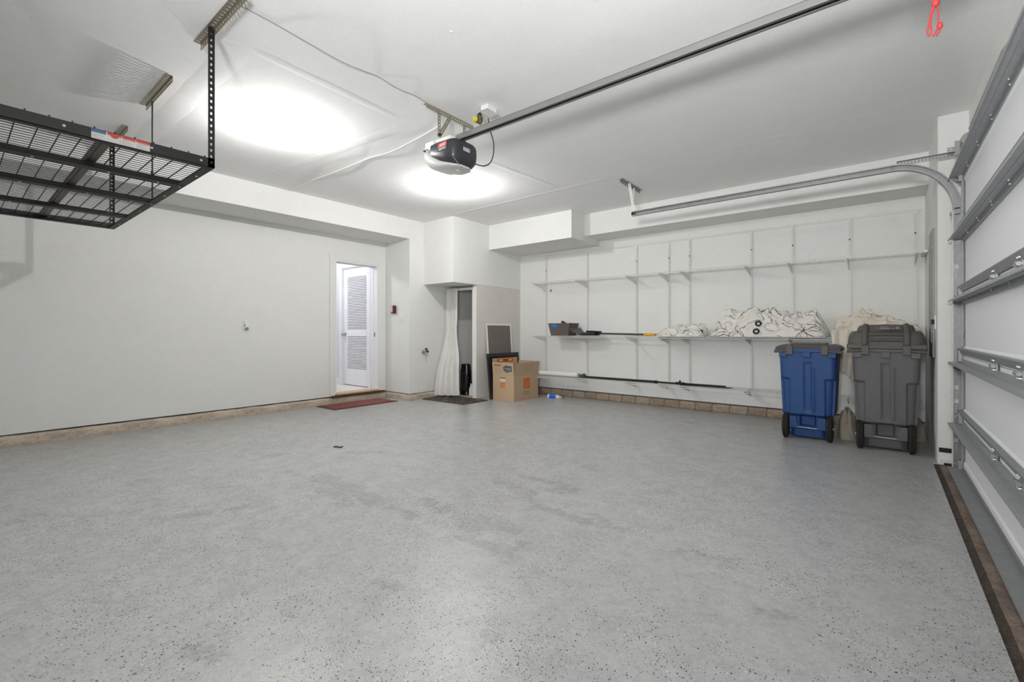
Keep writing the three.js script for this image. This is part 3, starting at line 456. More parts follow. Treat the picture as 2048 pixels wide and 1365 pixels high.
// ---------------------------------------------------------------- garage door opener with rail
{
  const zc = -2.65, t = thing('garage_door_opener', 'dark grey garage door opener with white lens hanging from ceiling', 'opener', [-2.8, 2.43, zc]);
  // motor head: dark cowl with chamfered edges, lofted along x
  const ringAt = (x, hw, top, bot, rc) => { const pts = []; const n = 40; for (let i = 0; i < n; i++) { const a = i / n * Math.PI * 2, c = Math.cos(a), s = Math.sin(a), e = 2 / 4.2; const px = Math.sign(c) * Math.pow(Math.abs(c), e) * hw; const py = Math.sign(s) * Math.pow(Math.abs(s), e); pts.push([x, py > 0 ? (top + bot) / 2 + py * (top - bot) / 2 : (top + bot) / 2 + py * (top - bot) / 2, zc + px * (py < 0 ? 1 - 0.22 * py * py : 1)]); } return pts; };
  const loft = rings => { const n = rings[0].length, pos = [], idx = []; rings.forEach(r => r.forEach(p => pos.push(...p))); for (let i = 0; i < rings.length - 1; i++) for (let j = 0; j < n; j++) { const a = i * n + j, b = i * n + (j + 1) % n; idx.push(a, a + n, b + n, a, b + n, b); } for (const [e, f] of [[0, 1], [rings.length - 1, -1]]) { const c = rings[e].reduce((s, p) => [s[0] + p[0] / n, s[1] + p[1] / n, s[2] + p[2] / n], [0, 0, 0]); const k = pos.length / 3; pos.push(...c); for (let j = 0; j < n; j++) { const a = e * n + j, b = e * n + (j + 1) % n; f > 0 ? idx.push(k, a, b) : idx.push(k, b, a); } } const g = new THREE.BufferGeometry(); g.setAttribute('position', new THREE.Float32BufferAttribute(pos, 3)); g.setIndex(idx); return uvm(toCreasedNormals(g, 0.7)); };
  part(t, 'motor_cowl', loft([ringAt(-2.885, 0.146, 2.652, 2.505), ringAt(-2.83, 0.15, 2.655, 2.475), ringAt(-2.74, 0.15, 2.655, 2.445), ringAt(-2.66, 0.148, 2.650, 2.435), ringAt(-2.63, 0.138, 2.645, 2.45), ringAt(-2.612, 0.11, 2.63, 2.48)]), M.opener, 'dark grey motor cowl');
  part(t, 'chassis', [bx(-2.955, -2.70, 2.655, 2.685, zc - 0.10, zc + 0.10, 0.006), bx(-2.965, -2.86, 2.60, 2.672, zc - 0.135, zc + 0.135, 0.012)], M.white, 'white steel chassis');
  part(t, 'light_lens', loft([ringAt(-2.995, 0.10, 2.60, 2.525), ringAt(-2.985, 0.128, 2.618, 2.50), ringAt(-2.94, 0.145, 2.618, 2.462), ringAt(-2.87, 0.149, 2.55, 2.438), ringAt(-2.78, 0.146, 2.49, 2.426), ringAt(-2.68, 0.12, 2.455, 2.424), ringAt(-2.63, 0.06, 2.445, 2.43)]), M.openerLens, 'white light lens');
  part(t, 'lens_seam', bx(-2.985, -2.92, 2.606, 2.611, zc - 0.140, zc + 0.140, 0.002), M.black);
  const badge = canvasTex(512, 320, (c, w, h) => { c.fillStyle = '#34353a'; c.fillRect(0, 0, w, h); c.save(); c.transform(1, -0.10, 0, 1, 0, 30); c.fillStyle = '#c5323a'; c.beginPath(); c.roundRect(40, 30, 430, 150, 34); c.fill(); c.strokeStyle = '#f0b8b4'; c.lineWidth = 9; c.beginPath(); c.roundRect(58, 48, 394, 114, 26); c.stroke(); c.fillStyle = '#fbe4de'; c.font = 'italic bold 92px sans-serif'; c.textAlign = 'center'; c.textBaseline = 'middle'; c.fillText('GENIE', 256, 108); c.fillStyle = '#b9bcc4'; c.fillRect(70, 204, 370, 12); c.fillStyle = '#e6e6ea'; c.fillRect(80, 236, 160, 26); c.fillRect(262, 236, 150, 26); c.restore(); });
  const bg = new THREE.PlaneGeometry(0.115, 0.072); bg.translate(-2.735, 2.585, zc + 0.1515); part(t, 'badge', bg, std({ map: badge, roughness: 0.4 }), 'red maker badge');
  const lg = new THREE.PlaneGeometry(0.075, 0.03); lg.rotateY(Math.PI / 2); lg.rotateX(0.0); lg.translate(-2.6105, 2.57, zc + 0.0); part(t, 'rating_label', lg, std({ map: canvasTex(256, 100, (c, w, h) => { c.fillStyle = '#c9c8c4'; c.fillRect(0, 0, w, h); c.fillStyle = '#55524e'; for (let i = 0; i < 4; i++) c.fillRect(20, 14 + i * 20, 120 + 60 * Math.sin(i * 2), 8); c.fillRect(190, 20, 40, 40); }), roughness: 0.5 }), 'small white rating label');
  // rail: inverted channel with inturned lips, dark inside
  const zr = -2.64, rw = 0.027, y0 = 2.655, y1 = 2.70, xr0 = -2.70, xr1 = 0.52;
  const railM = std({ color: 0x8d8c89, metalness: 0.5, roughness: 0.45 });
  part(t, 'rail', [bx(xr0, xr1, y1 - 0.002, y1, zr - rw, zr + rw), bx(xr0, xr1, y0, y1, zr + rw - 0.002, zr + rw), bx(xr0, xr1, y0, y1, zr - rw, zr - rw + 0.002), bx(xr0, xr1, y0, y0 + 0.002, zr + rw - 0.010, zr + rw), bx(xr0, xr1, y0, y0 + 0.002, zr - rw, zr - rw + 0.012)], railM, 'long steel drive rail');
  part(t, 'drive_belt', [bx(xr0, xr1, y0 + 0.010, y0 + 0.018, zr - 0.016, zr + 0.016)], M.black, 'black drive belt');
  part(t, 'trolley', bx(0.08, 0.26, 2.63, 2.66, zr - 0.02, zr + 0.02, 0.006), M.black);
  part(t, 'rail_end_bracket', bx(0.50, 0.55, 2.62, 2.73, zr - 0.03, zr + 0.03), M.galvDull);
  // hanging angles
  part(t, 'ceiling_angle', [perf([-2.765, CE - 0.040, -2.36], [0, 0, -1], [0, 1, 0], 0.53, 0.036, 0.0022, 0.026, 0.011, 0.010), bx(-2.80, -2.763, CE - 0.006, CE - 0.0035, -2.89, -2.36)], M.zinc, 'perforated ceiling angle');
  part(t, 'hanger_strap', perf([-2.772, 2.665, -2.515], [0, 1, 0], [0, 0, 1], 0.20, 0.030, 0.0022, 0.026, 0.011, 0.010), M.zinc);
  part(t, 'hanger_strap', perf([-2.772, 2.665, -2.80], [0, 1, 0], [0, 0, 1], 0.20, 0.030, 0.0022, 0.026, 0.011, 0.010), M.zinc);
  part(t, 'diagonal_strap', perf([-2.776, 2.668, -2.52], [0, 0.20, -0.125], [0, 0.125, 0.2], 0.245, 0.034, -0.0022, 0.026, 0.011, 0.010), M.zinc);
  part(t, 'strap_bolt', cyl([-2.785, 2.685, -2.50], [-2.755, 2.685, -2.50], 0.010, 0.010, 6), M.blackMetal);
  part(t, 'power_cord', tube([[-2.64, 2.50, -2.79], [-2.56, 2.47, -2.80], [-2.48, 2.475, -2.79], [-2.43, 2.52, -2.77], [-2.40, 2.60, -2.74], [-2.41, 2.68, -2.72], [-2.44, 2.80, -2.72]], 0.0045, 40, 6), M.black, 'black power cord');
  part(t, 'antenna_wire', tube([[-2.66, 2.52, zc + 0.142], [-2.635, 2.48, zc + 0.12], [-2.62, 2.43, zc + 0.08], [-2.615, 2.38, zc + 0.07], [-2.60, 2.33, zc + 0.06], [-2.575, 2.29, zc + 0.04]], 0.002, 26, 5), M.galvDull, 'thin antenna wire');
}
// emergency release cord hanging from the rail trolley
{
  const x = 0.17, z = -2.56;
  single('release_cord', 'red emergency release cord knotted into loops under the rail', 'cord', [tube([[x - 0.01, 2.635, -2.64], [x - 0.006, 2.55, -2.60], [x, 2.47, z], [x + 0.004, 2.443, z]], 0.0035, 16, 6), (() => { const g = new THREE.SphereGeometry(0.014, 10, 8); g.scale(1, 1.3, 1); g.translate(x + 0.003, 2.45, z); return g; })(), tube([[x, 2.445, z], [x - 0.012, 2.41, z], [x - 0.016, 2.375, z], [x - 0.022, 2.34, z], [x - 0.016, 2.318, z + 0.003], [x - 0.010, 2.335, z + 0.005], [x - 0.013, 2.375, z + 0.004], [x - 0.006, 2.415, z + 0.004], [x + 0.004, 2.445, z]], 0.0032, 40, 6), tube([[x + 0.006, 2.445, z], [x + 0.011, 2.41, z], [x + 0.011, 2.37, z], [x + 0.014, 2.358, z]], 0.0032, 16, 6), (() => { const g = new THREE.SphereGeometry(0.010, 10, 8); g.scale(1, 1.5, 1); g.translate(x + 0.016, 2.352, z); return g; })(), tube([[x + 0.015, 2.35, z], [x + 0.004, 2.33, z + 0.003], [x - 0.004, 2.316, z]], 0.0042, 12, 6), tube([[x + 0.018, 2.35, z], [x + 0.015, 2.33, z], [x + 0.006, 2.313, z]], 0.003, 12, 6)], M.red);
}
// ceiling outlet with a hanging coil and yellow plug
{
  const t = thing('ceiling_outlet', 'white ceiling outlet plate beside the opener rail', 'outlet', [-2.43, 2.84, -2.70]);
  part(t, 'box', bx(-2.475, -2.40, 2.852, CE, -2.78, -2.67, 0.004), M.white); part(t, 'plate', bx(-2.485, -2.395, 2.847, 2.852, -2.79, -2.66, 0.002), M.white, 'white cover plate');
  const c = thing('hanging_plug_coil', 'brown plug coil with yellow cap hanging from the ceiling outlet', 'plug', [-2.47, 2.74, -2.66]);
  part(c, 'hook', tube([[-2.455, 2.875, -2.64], [-2.46, 2.86, -2.648], [-2.465, 2.84, -2.655], [-2.465, 2.82, -2.655]], 0.003, 12, 6), M.zinc);
  const loops = []; for (const [dx, dz] of [[0, 0.02], [0.0, -0.02], [-0.012, 0.0], [0.012, 0.006]]) loops.push(tube([[-2.465 + dx * 0.4, 2.825, -2.655 + dz * 0.4], [-2.468 + dx, 2.80, -2.655 + dz * 1.3], [-2.468 + dx, 2.77, -2.655 + dz * 1.2], [-2.468 + dx * 0.5, 2.748, -2.655 + dz * 0.5]], 0.0048, 16, 6)); part(c, 'cord_loops', loops, M.graphite, 'dark cord loops');
  part(c, 'plug_body', [cyl([-2.468, 2.742, -2.655], [-2.468, 2.79, -2.655], 0.014, 0.018, 12), cyl([-2.475, 2.745, -2.625], [-2.475, 2.775, -2.63], 0.014, 0.012, 10)], M.amber);
  part(c, 'cap', cyl([-2.485, 2.765, -2.60], [-2.475, 2.765, -2.622], 0.021, 0.021, 18), M.lime, 'yellow-green cap');
}
// cables stapled along the ceiling
single('ceiling_cable', 'thin grey cable stapled across the ceiling to the opener bracket', 'cable', tube([[-2.735, CE - 0.004, -1.0], [-2.74, CE - 0.005, -1.2], [-2.735, CE - 0.022, -1.42], [-2.74, CE - 0.030, -1.62], [-2.742, CE - 0.018, -1.78], [-2.745, CE - 0.004, -1.9], [-2.745, CE - 0.016, -2.05], [-2.748, CE - 0.014, -2.12], [-2.75, CE - 0.004, -2.22], [-2.762, CE - 0.004, -2.36]], 0.0026, 80, 6), M.grey);
single('ceiling_cable', 'white cable sagging along the ceiling from soffit to opener', 'cable', tube([[-5.838, CE - 0.004, -2.735], [-5.3, CE - 0.004, -2.72], [-4.9, CE - 0.012, -2.72], [-4.5, CE - 0.018, -2.72], [-4.1, CE - 0.008, -2.735], [-3.75, CE - 0.024, -2.745], [-3.4, CE - 0.01, -2.74], [-3.05, CE - 0.008, -2.70], [-2.9, CE - 0.03, -2.65], [-2.83, 2.72, -2.60], [-2.82, 2.69, -2.59]], 0.0042, 110, 6), M.white);

// ---------------------------------------------------------------- wall shelving
const UX = [-4.56, -3.743, -2.897, -2.403, -2.108, -1.319, -0.855, -0.288, 0.285], tiers = [1.927, 1.033, 0.366], ZT = -6.195;
{
  const t = thing('wall_shelving', 'white slotted uprights with three long wire shelves on the wall', 'shelving', [-2.15, 0.33, -6.6]);
  part(t, 'hanging_rail', [bx(-4.62, 0.33, 2.404, 2.422, -6.619, -6.606, 0.002), bx(-4.62, 0.33, 2.418, 2.424, -6.608, -6.592)], M.shelfWhite, 'thin horizontal hanging rail');
  UX.forEach((x, i) => {
    const y0 = 0.372, y1 = 2.412, H = y1 - y0, W = 0.026;
    part(t, 'upright', [perf([x - W / 2, y0, -6.602], [0, 1, 0], [1, 0, 0], H, W, -0.0018, 0.0318, 0.0165, 0.0045, [0.28, 0.72]), bx(x - W / 2, x - W / 2 + 0.002, y0, y1, -6.619, -6.602), bx(x + W / 2 - 0.002, x + W / 2, y0, y1, -6.619, -6.602)], M.shelfWhite, 'slotted upright');
    if (i !== 1) part(t, 'bolt', cyl([x, 2.17, -6.601], [x, 2.17, -6.594], 0.009, 0.007, 10), M.graphite);
    tiers.forEach((y, k) => {
      const h = 0.085, pts = [[0, 0], [0.405, 0], [0.405, -0.013], [0.36, -0.02], [0.06, -h], [0.015, -h - 0.02], [0, -h - 0.02]];
      const b = part(t, 'bracket', [poly(pts, 0.006, [x - 0.003, y - 0.006, -6.6], [0, 0, 1], [0, 1, 0])], M.shelfWhite);
    });
  });
  // wire shelves: cross wires every inch turned down over a front lip
  tiers.forEach((y, k) => {
    const x0 = k === 2 ? -4.50 : -4.60, x1 = 0.335, w = [];
    for (let x = x0; x <= x1; x += 0.0254) { w.push(bar([x, y, -6.598], [x, y, ZT], 0.0022, 0.0022)); w.push(bar([x, y, ZT], [x, y - 0.022, ZT + 0.006], 0.0022, 0.0022)); }
    const s = part(t, 'wire_shelf', w, M.shelfWhite, 'white wire shelf'); s.userData.kind = 'stuff';
    const rails = [[y - 0.003, -6.596, 0.004], [y - 0.004, -6.42, 0.004], [y - 0.004, -6.30, 0.004], [y, ZT, 0.004], [y - 0.022, ZT + 0.008, 0.005]];
    part(s, 'shelf_rods', rails.map(([yy, z, d]) => bar([x0, yy, z], [x1, yy, z], d, d)), M.shelfWhite);
  });
  part(t, 'end_clip', bx(0.33, 0.362, 1.90, 1.925, -6.60, -6.2, 0.003), M.shelfWhite, 'end bracket against the return wall');
  part(t, 'shelf_end_bracket', [poly([[0, 0], [0.30, 0], [0.24, -0.012], [0.03, -0.135], [0, -0.14]], 0.004, [-4.50, 0.352, -6.58], [0, 0, 1], [0, 1, 0])], M.shelfWhite);
}
// small marks on the shelf wall
single('wall_hook', 'small black hook on the wall beside the left upright', 'hook', [bx(-4.477, -4.463, 1.80, 1.835, -6.619, -6.604, 0.004), cyl([-4.47, 1.805, -6.606], [-4.47, 1.802, -6.585], 0.005, 0.005, 8)], M.black);
// ---------------------------------------------------------------- things on the shelves
{
  // dark brown storage bin: flared, open, with a wavy cut-out rim
  const t = thing('storage_bin', 'dark brown plastic storage bin on the middle shelf', 'bin', [-4.06, 1.037, -6.38]);
  const wb = [-4.235, -3.905, -6.50, -6.27], wt = [-4.275, -3.865, -6.535, -6.245], y0 = 1.037, y1 = 1.235;
  const wallG = (a, b, at, bt, wave) => gridMesh(18, 6, (u, v) => { const top = y1 + (wave ? 0.03 * Math.exp(-Math.pow((u - 0.06) / 0.16, 2)) - 0.012 * Math.sin(u * 6.28) : 0); return [(a[0] + (b[0] - a[0]) * u) * (1 - v) + (at[0] + (bt[0] - at[0]) * u) * v, y0 + (top - y0) * v, (a[1] + (b[1] - a[1]) * u) * (1 - v) + (at[1] + (bt[1] - at[1]) * u) * v]; });
  const C = [[wb[0], wb[3]], [wb[1], wb[3]], [wb[1], wb[2]], [wb[0], wb[2]]], T = [[wt[0], wt[3]], [wt[1], wt[3]], [wt[1], wt[2]], [wt[0], wt[2]]];
  const binM = std({ color: 0x5b534d, roughness: 0.65, side: THREE.DoubleSide, bumpMap: rep(grainBump, 0.1), bumpScale: 0.0006 });
  part(t, 'body', [wallG(C[0], C[1], T[0], T[1]), wallG(C[1], C[2], T[1], T[2], false), wallG(C[2], C[3], T[2], T[3]), wallG(C[3], C[0], T[3], T[0]), bx(wb[0], wb[1], y0, y0 + 0.003, wb[2], wb[3])], binM);
  part(t, 'rim', [bar([T[0][0], y1, T[0][1]], [T[1][0], y1, T[1][1]], 0.012, 0.008), bar([T[1][0], y1, T[1][1]], [T[2][0], y1, T[2][1]], 0.012, 0.008), bar([T[2][0], y1, T[2][1]], [T[3][0], y1, T[3][1]], 0.012, 0.008), bar([T[3][0], y1, T[3][1]], [T[0][0], y1, T[0][1]], 0.012, 0.008)], binM);
  part(t, 'handle_sticker', (() => { const g = new THREE.SphereGeometry(0.045, 18, 10); g.scale(1.25, 0.72, 0.2); g.translate(-4.15, 1.193, -6.250); return g; })(), M.blueBright, 'blue oval showing at the hand hole');
  single('folded_liner', 'black rigid liner sticking out of the brown storage bin', 'liner', gridMesh(24, 6, (u, v) => [-4.10 + u * 0.19, 1.06 + v * (0.215 - 0.05 * u + 0.014 * Math.sin(u * 9)), -6.35 - v * 0.02 - 0.05 * u + 0.006 * Math.sin(u * 12)]), std({ color: 0x2a2927, roughness: 0.6, side: THREE.DoubleSide }));
}
{
  // snow shovel lying on the shelf
  const t = thing('snow_shovel', 'black snow shovel with grey shaft and yellow grip on shelf', 'shovel', [-3.2, 1.037, -6.38]);
  const bladeM = std({ color: 0x141416, roughness: 0.28, side: THREE.DoubleSide });
  const lift = u => 0.006 + 0.115 * Math.pow(Math.max(0, (0.42 - u) / 0.42), 1.6);
  part(t, 'blade', gridMesh(26, 16, (u, v) => { const s = (v - 0.5) * 2; return [-3.855 + u * 0.42, 1.037 + lift(u) + 0.055 * s * s * sstep(0.1, 0.6, u) + 0.008 * Math.cos(s * 9) * sstep(0.2, 0.5, u), -6.385 + s * (0.19 - 0.05 * u)]; }), bladeM, 'glossy black scoop blade');
  part(t, 'blade_socket', [poly([[0, 0], [0.18, 0.0], [0.26, 0.012], [0.26, 0.045], [0.13, 0.055], [0.05, 0.05]], 0.05, [-3.66, 1.05, -6.41], [1, 0, 0], [0, 1, 0], 0.006), bx(-3.62, -3.50, 1.05, 1.118, -6.44, -6.33, 0.01), bx(-3.48, -3.40, 1.09, 1.112, -6.43, -6.34, 0.006), bx(-3.41, -3.385, 1.065, 1.112, -6.42, -6.35, 0.005)], M.blackGloss);
  part(t, 'shaft', cyl([-3.45, 1.075, -6.385], [-2.67, 1.060, -6.385], 0.014, 0.014, 16), M.graphite, 'grey tubular shaft');
  part(t, 'grip', (() => { const pr = [[0.0, 0], [0.015, 0], [0.021, 0.01], [0.021, 0.11], [0.019, 0.14], [0.012, 0.17], [0, 0.175]].map(p => new THREE.Vector2(...p)); const g = new THREE.LatheGeometry(pr, 16); g.rotateZ(-Math.PI / 2); g.translate(-2.69, 1.060, -6.385); return g; })(), M.yellow, 'yellow grip');
  part(t, 'grip_end', cyl([-2.53, 1.060, -6.385], [-2.505, 1.060, -6.385], 0.014, 0.010, 12), std({ color: 0x8a4a22, roughness: 0.6 }), 'worn brown grip end');
}
// crumpled curtains: folded sheet laid over a heap profile, drawn on with a black line print
const printTex = canvasTex(1024, 512, (c, w, h) => {
  c.fillStyle = '#e6e2db'; c.fillRect(0, 0, w, h); c.strokeStyle = '#26221f'; c.lineCap = 'round';
  let s = 7; const r = () => { s = (s * 16807) % 2147483647; return s / 2147483647; };
  const zone = (x0, x1, y0, y1, n) => { for (let i = 0; i < n; i++) { let x = x0 + r() * (x1 - x0), y = y0 + r() * (y1 - y0); c.lineWidth = 1.2 + r() * 1.7; c.beginPath(); c.moveTo(x, y); let a = r() * 6.28; for (let k = 0; k < 5; k++) { a += (r() - 0.5) * 1.9; const nx = x + Math.cos(a) * 26, ny = y + Math.sin(a) * 16; c.quadraticCurveTo(x + Math.cos(a - 0.6) * 15, y + Math.sin(a - 0.6) * 10, nx, ny); x = nx; y = ny; } c.stroke(); } };
  zone(0, 420, 180, 512, 46); zone(540, 1000, 120, 300, 34); zone(640, 1010, 320, 512, 34); zone(440, 620, 430, 512, 8);
});
printTex.wrapS = printTex.wrapT = THREE.RepeatWrapping;
function heap({ x0, x1, zb, zf, y0, h, seed, fold, nu = 150, nv = 46, uv }) {
  return gridMesh(nu, nv, (u, v) => {
    const x = x0 + (x1 - x0) * u, hh = h(x), a = Math.PI * v, E = Math.min(1, Math.min(u, 1 - u) * 8), e = Math.sqrt(1 - (1 - E) * (1 - E)) * (1 + 0.55 * fbm(x * 5.5, seed, 3, 2));
    const ca = Math.cos(a), sa = Math.sin(a), zc = (zb + zf) / 2, hw = (zf - zb) / 2 * (0.55 + 0.45 * Math.min(1, e));
    const n1 = fbm(x * 5 + seed, v * 3.2, seed, 3), rd = 1 - Math.abs(fbm(x * 2.4 + v * 2.2 + seed * 2, v * 7.5 - x * 1.4, seed + 4, 3)) * 3.2, n2 = fbm(x * 16 + v * 6, v * 9, seed + 8, 3);
    const r = 1 + fold * (0.45 * n1 + 0.34 * rd - 0.16 + 0.22 * n2) * sa, edge = Math.min(1, Math.min(v, 1 - v) * 10);
    let y = y0 + 0.002 + Math.max(0, hh * e * Math.pow(sa, 0.95) * r), z = zc + hw * Math.sign(ca) * Math.abs(ca) + fold * (0.05 * n1 + 0.05 * rd - 0.035 + 0.03 * n2) * edge;
    z = clamp(z, zb, zf + 0.02); y = Math.min(y, y0 + 0.36);
    return [x + fold * 0.03 * n2, y, z, uv ? uv(u, v)[0] : u, uv ? uv(u, v)[1] : v];
  });
}
const interp = (tab) => x => { if (x <= tab[0][0]) return tab[0][1]; for (let i = 1; i < tab.length; i++) if (x <= tab[i][0]) { const t = (x - tab[i - 1][0]) / (tab[i][0] - tab[i - 1][0]); return tab[i - 1][1] + (tab[i][1] - tab[i - 1][1]) * t; } return tab[tab.length - 1][1]; };
const ring = (x, y, z, r) => { const g = new THREE.TorusGeometry(r, r * 0.36, 8, 18); g.rotateX(-0.35); g.translate(x, y, z); return g; };
{
  const clothPrint = std({ map: printTex, roughness: 0.95, side: THREE.DoubleSide });
  const a = thing('crumpled_curtain', 'low heap of white curtain with black line print, by the shovel grip', 'curtain', [-1.95, 1.037, -6.36]);
  part(a, 'cloth', heap({ x0: -2.47, x1: -1.80, zb: -6.56, zf: -6.215, y0: 1.036, h: interp([[-2.5, 0.09], [-2.3, 0.12], [-2.1, 0.155], [-1.9, 0.15], [-1.8, 0.13]]), seed: 1.3, fold: 0.9, uv: (u, v) => [0.02 + u * 0.42, 0.1 + v * 0.85] }), clothPrint);
  part(a, 'eyelet', ring(-1.85, 1.10, -6.235, 0.024), M.blackMetal, 'black eyelet ring');
  const b = thing('crumpled_curtain', 'tall heap of white curtain with black line print and dark eyelets', 'curtain', [-1.1, 1.037, -6.38]);
  part(b, 'cloth', heap({ x0: -1.77, x1: -0.47, zb: -6.585, zf: -6.225, y0: 1.037, h: interp([[-1.77, 0.14], [-1.70, 0.18], [-1.64, 0.27], [-1.55, 0.31], [-1.35, 0.345], [-1.15, 0.33], [-0.95, 0.27], [-0.75, 0.29], [-0.6, 0.29], [-0.44, 0.16]]), seed: 5.1, fold: 0.75, nu: 190, nv: 56, uv: (u, v) => [0.34 + u * 0.64, 0.08 + v * 0.9] }), clothPrint);
  for (const [x, y, z] of [[-1.17, 1.20, -6.235], [-1.19, 1.105, -6.215]]) part(b, 'eyelet', ring(x, y, z, 0.028), M.blackMetal, 'black eyelet ring');
  const c = thing('cream_drop_cloth', 'cream drop cloth bundled on the shelf and hanging between the bins', 'cloth', [-0.1, 0.6, -6.3]);
  const creamM = M.cream.clone(); creamM.side = THREE.DoubleSide;
  part(c, 'bundle', heap({ x0: -0.43, x1: 0.335, zb: -6.58, zf: -6.2, y0: 1.037, h: interp([[-0.43, 0.17], [-0.36, 0.20], [-0.2, 0.25], [0, 0.19], [0.2, 0.16], [0.34, 0.13]]), seed: 9.7, fold: 0.9, uv: (u, v) => [u * 0.9, v * 0.5] }), creamM);
  part(c, 'hanging_fold', gridMesh(26, 40, (u, v) => { const w = 0.25 - 0.06 * v; const x = -0.43 + 0.03 * v + u * w, y = 1.12 - v * (0.50 - 0.05 * Math.sin(u * 5)), f = 0.022 * Math.sin(u * 14 + v * 2) + 0.03 * fbm(u * 3, v * 3, 2, 3); return [x, y, -6.165 + f + 0.05 * Math.sin(v * 2.6) - (v < 0.1 ? (0.1 - v) * 0.5 : 0), u * 0.3, v * 0.5]; }), creamM);
}
{
  // white cylindrical lamp tube / roller and telescopic pole on the bottom shelf
  const t = thing('pole_roller', 'long white roller on a black telescopic pole on lowest shelf', 'roller', [-3.0, 0.37, -6.33]);
  part(t, 'roller_sleeve', [(() => { const g = new THREE.CylinderGeometry(0.040, 0.040, 0.76, 28); g.rotateZ(Math.PI / 2); g.translate(-4.115, 0.412, -6.30); return g; })(), bx(-4.49, -3.74, 0.428, 0.446, -6.36, -6.32, 0.003)], M.white, 'white roller sleeve');
  part(t, 'roller_frame', [bar([-4.50, 0.377, -6.258], [-3.70, 0.377, -6.262], 0.008, 0.008), bx(-3.735, -3.70, 0.372, 0.432, -6.335, -6.26, 0.008), tube([[-4.495, 0.415, -6.33], [-4.51, 0.43, -6.32], [-4.515, 0.415, -6.28], [-4.50, 0.385, -6.26]], 0.004, 16, 6)], M.galvDull);
  part(t, 'pivot', [cyl([-3.645, 0.405, -6.335], [-3.645, 0.405, -6.295], 0.036, 0.036, 20), bx(-3.71, -3.63, 0.375, 0.40, -6.33, -6.29, 0.006)], M.graphite);
  part(t, 'pole', cyl([-3.66, 0.392, -6.31], [-2.49, 0.392, -6.305], 0.0175, 0.0175, 16), M.black, 'black pole');
  part(t, 'pole_collar', cyl([-2.49, 0.392, -6.305], [-2.455, 0.392, -6.305], 0.024, 0.02, 16), M.blackGloss);
  part(t, 'inner_pole', cyl([-2.46, 0.392, -6.305], [-2.21, 0.390, -6.305], 0.012, 0.012, 14), M.black);
}
{
  const t = thing('wiper_tool', 'flat black squeegee blade on the end of the lowest shelf pole', 'squeegee', [-1.85, 0.37, -6.31]);
  part(t, 'clamp', [bx(-2.20, -2.08, 0.378, 0.412, -6.33, -6.28, 0.008), cyl([-2.15, 0.40, -6.335], [-2.15, 0.43, -6.325], 0.014, 0.012, 12)], M.blackGloss);
  part(t, 'handle', cyl([-2.09, 0.395, -6.305], [-1.56, 0.393, -6.31], 0.011, 0.011, 12), M.black);
  part(t, 'blade', poly([[0, 0], [0.60, 0], [0.66, 0.02], [0.58, 0.035], [0.0, 0.03]], 0.006, [-2.13, 0.376, -6.265], [1, 0, 0], [0, 0.25, -1], 0.001), M.blackGloss);
}

// ---------------------------------------------------------------- wheeled bins, seen from the wheel side
// point on a rounded rectangle at fraction u of its outline, starting at the middle of the +x side
function roundRect(u, a, b, r) {
  const segs = [[a, 0, a, b - r], [a - r, b - r, 0], [a - r, b, -(a - r), b], [-(a - r), b - r, 1], [-a, b - r, -a, -(b - r)], [-(a - r), -(b - r), 2], [-(a - r), -b, a - r, -b], [a - r, -(b - r), 3], [a, -(b - r), a, 0]];
  const len = segs.map(s => s.length === 3 ? r * Math.PI / 2 : Math.hypot(s[2] - s[0], s[3] - s[1])), P = len.reduce((x, y) => x + y, 0); let d = ((u % 1) + 1) % 1 * P;
  for (let i = 0; i < segs.length; i++) { if (d <= len[i] || i === segs.length - 1) { const t = clamp(d / len[i], 0, 1), s = segs[i]; if (s.length === 3) { const g = (s[2] + t) * Math.PI / 2; return [s[0] + r * Math.cos(g), s[1] + r * Math.sin(g)]; } return [s[0] + (s[2] - s[0]) * t, s[1] + (s[3] - s[1]) * t]; } d -= len[i]; }
}
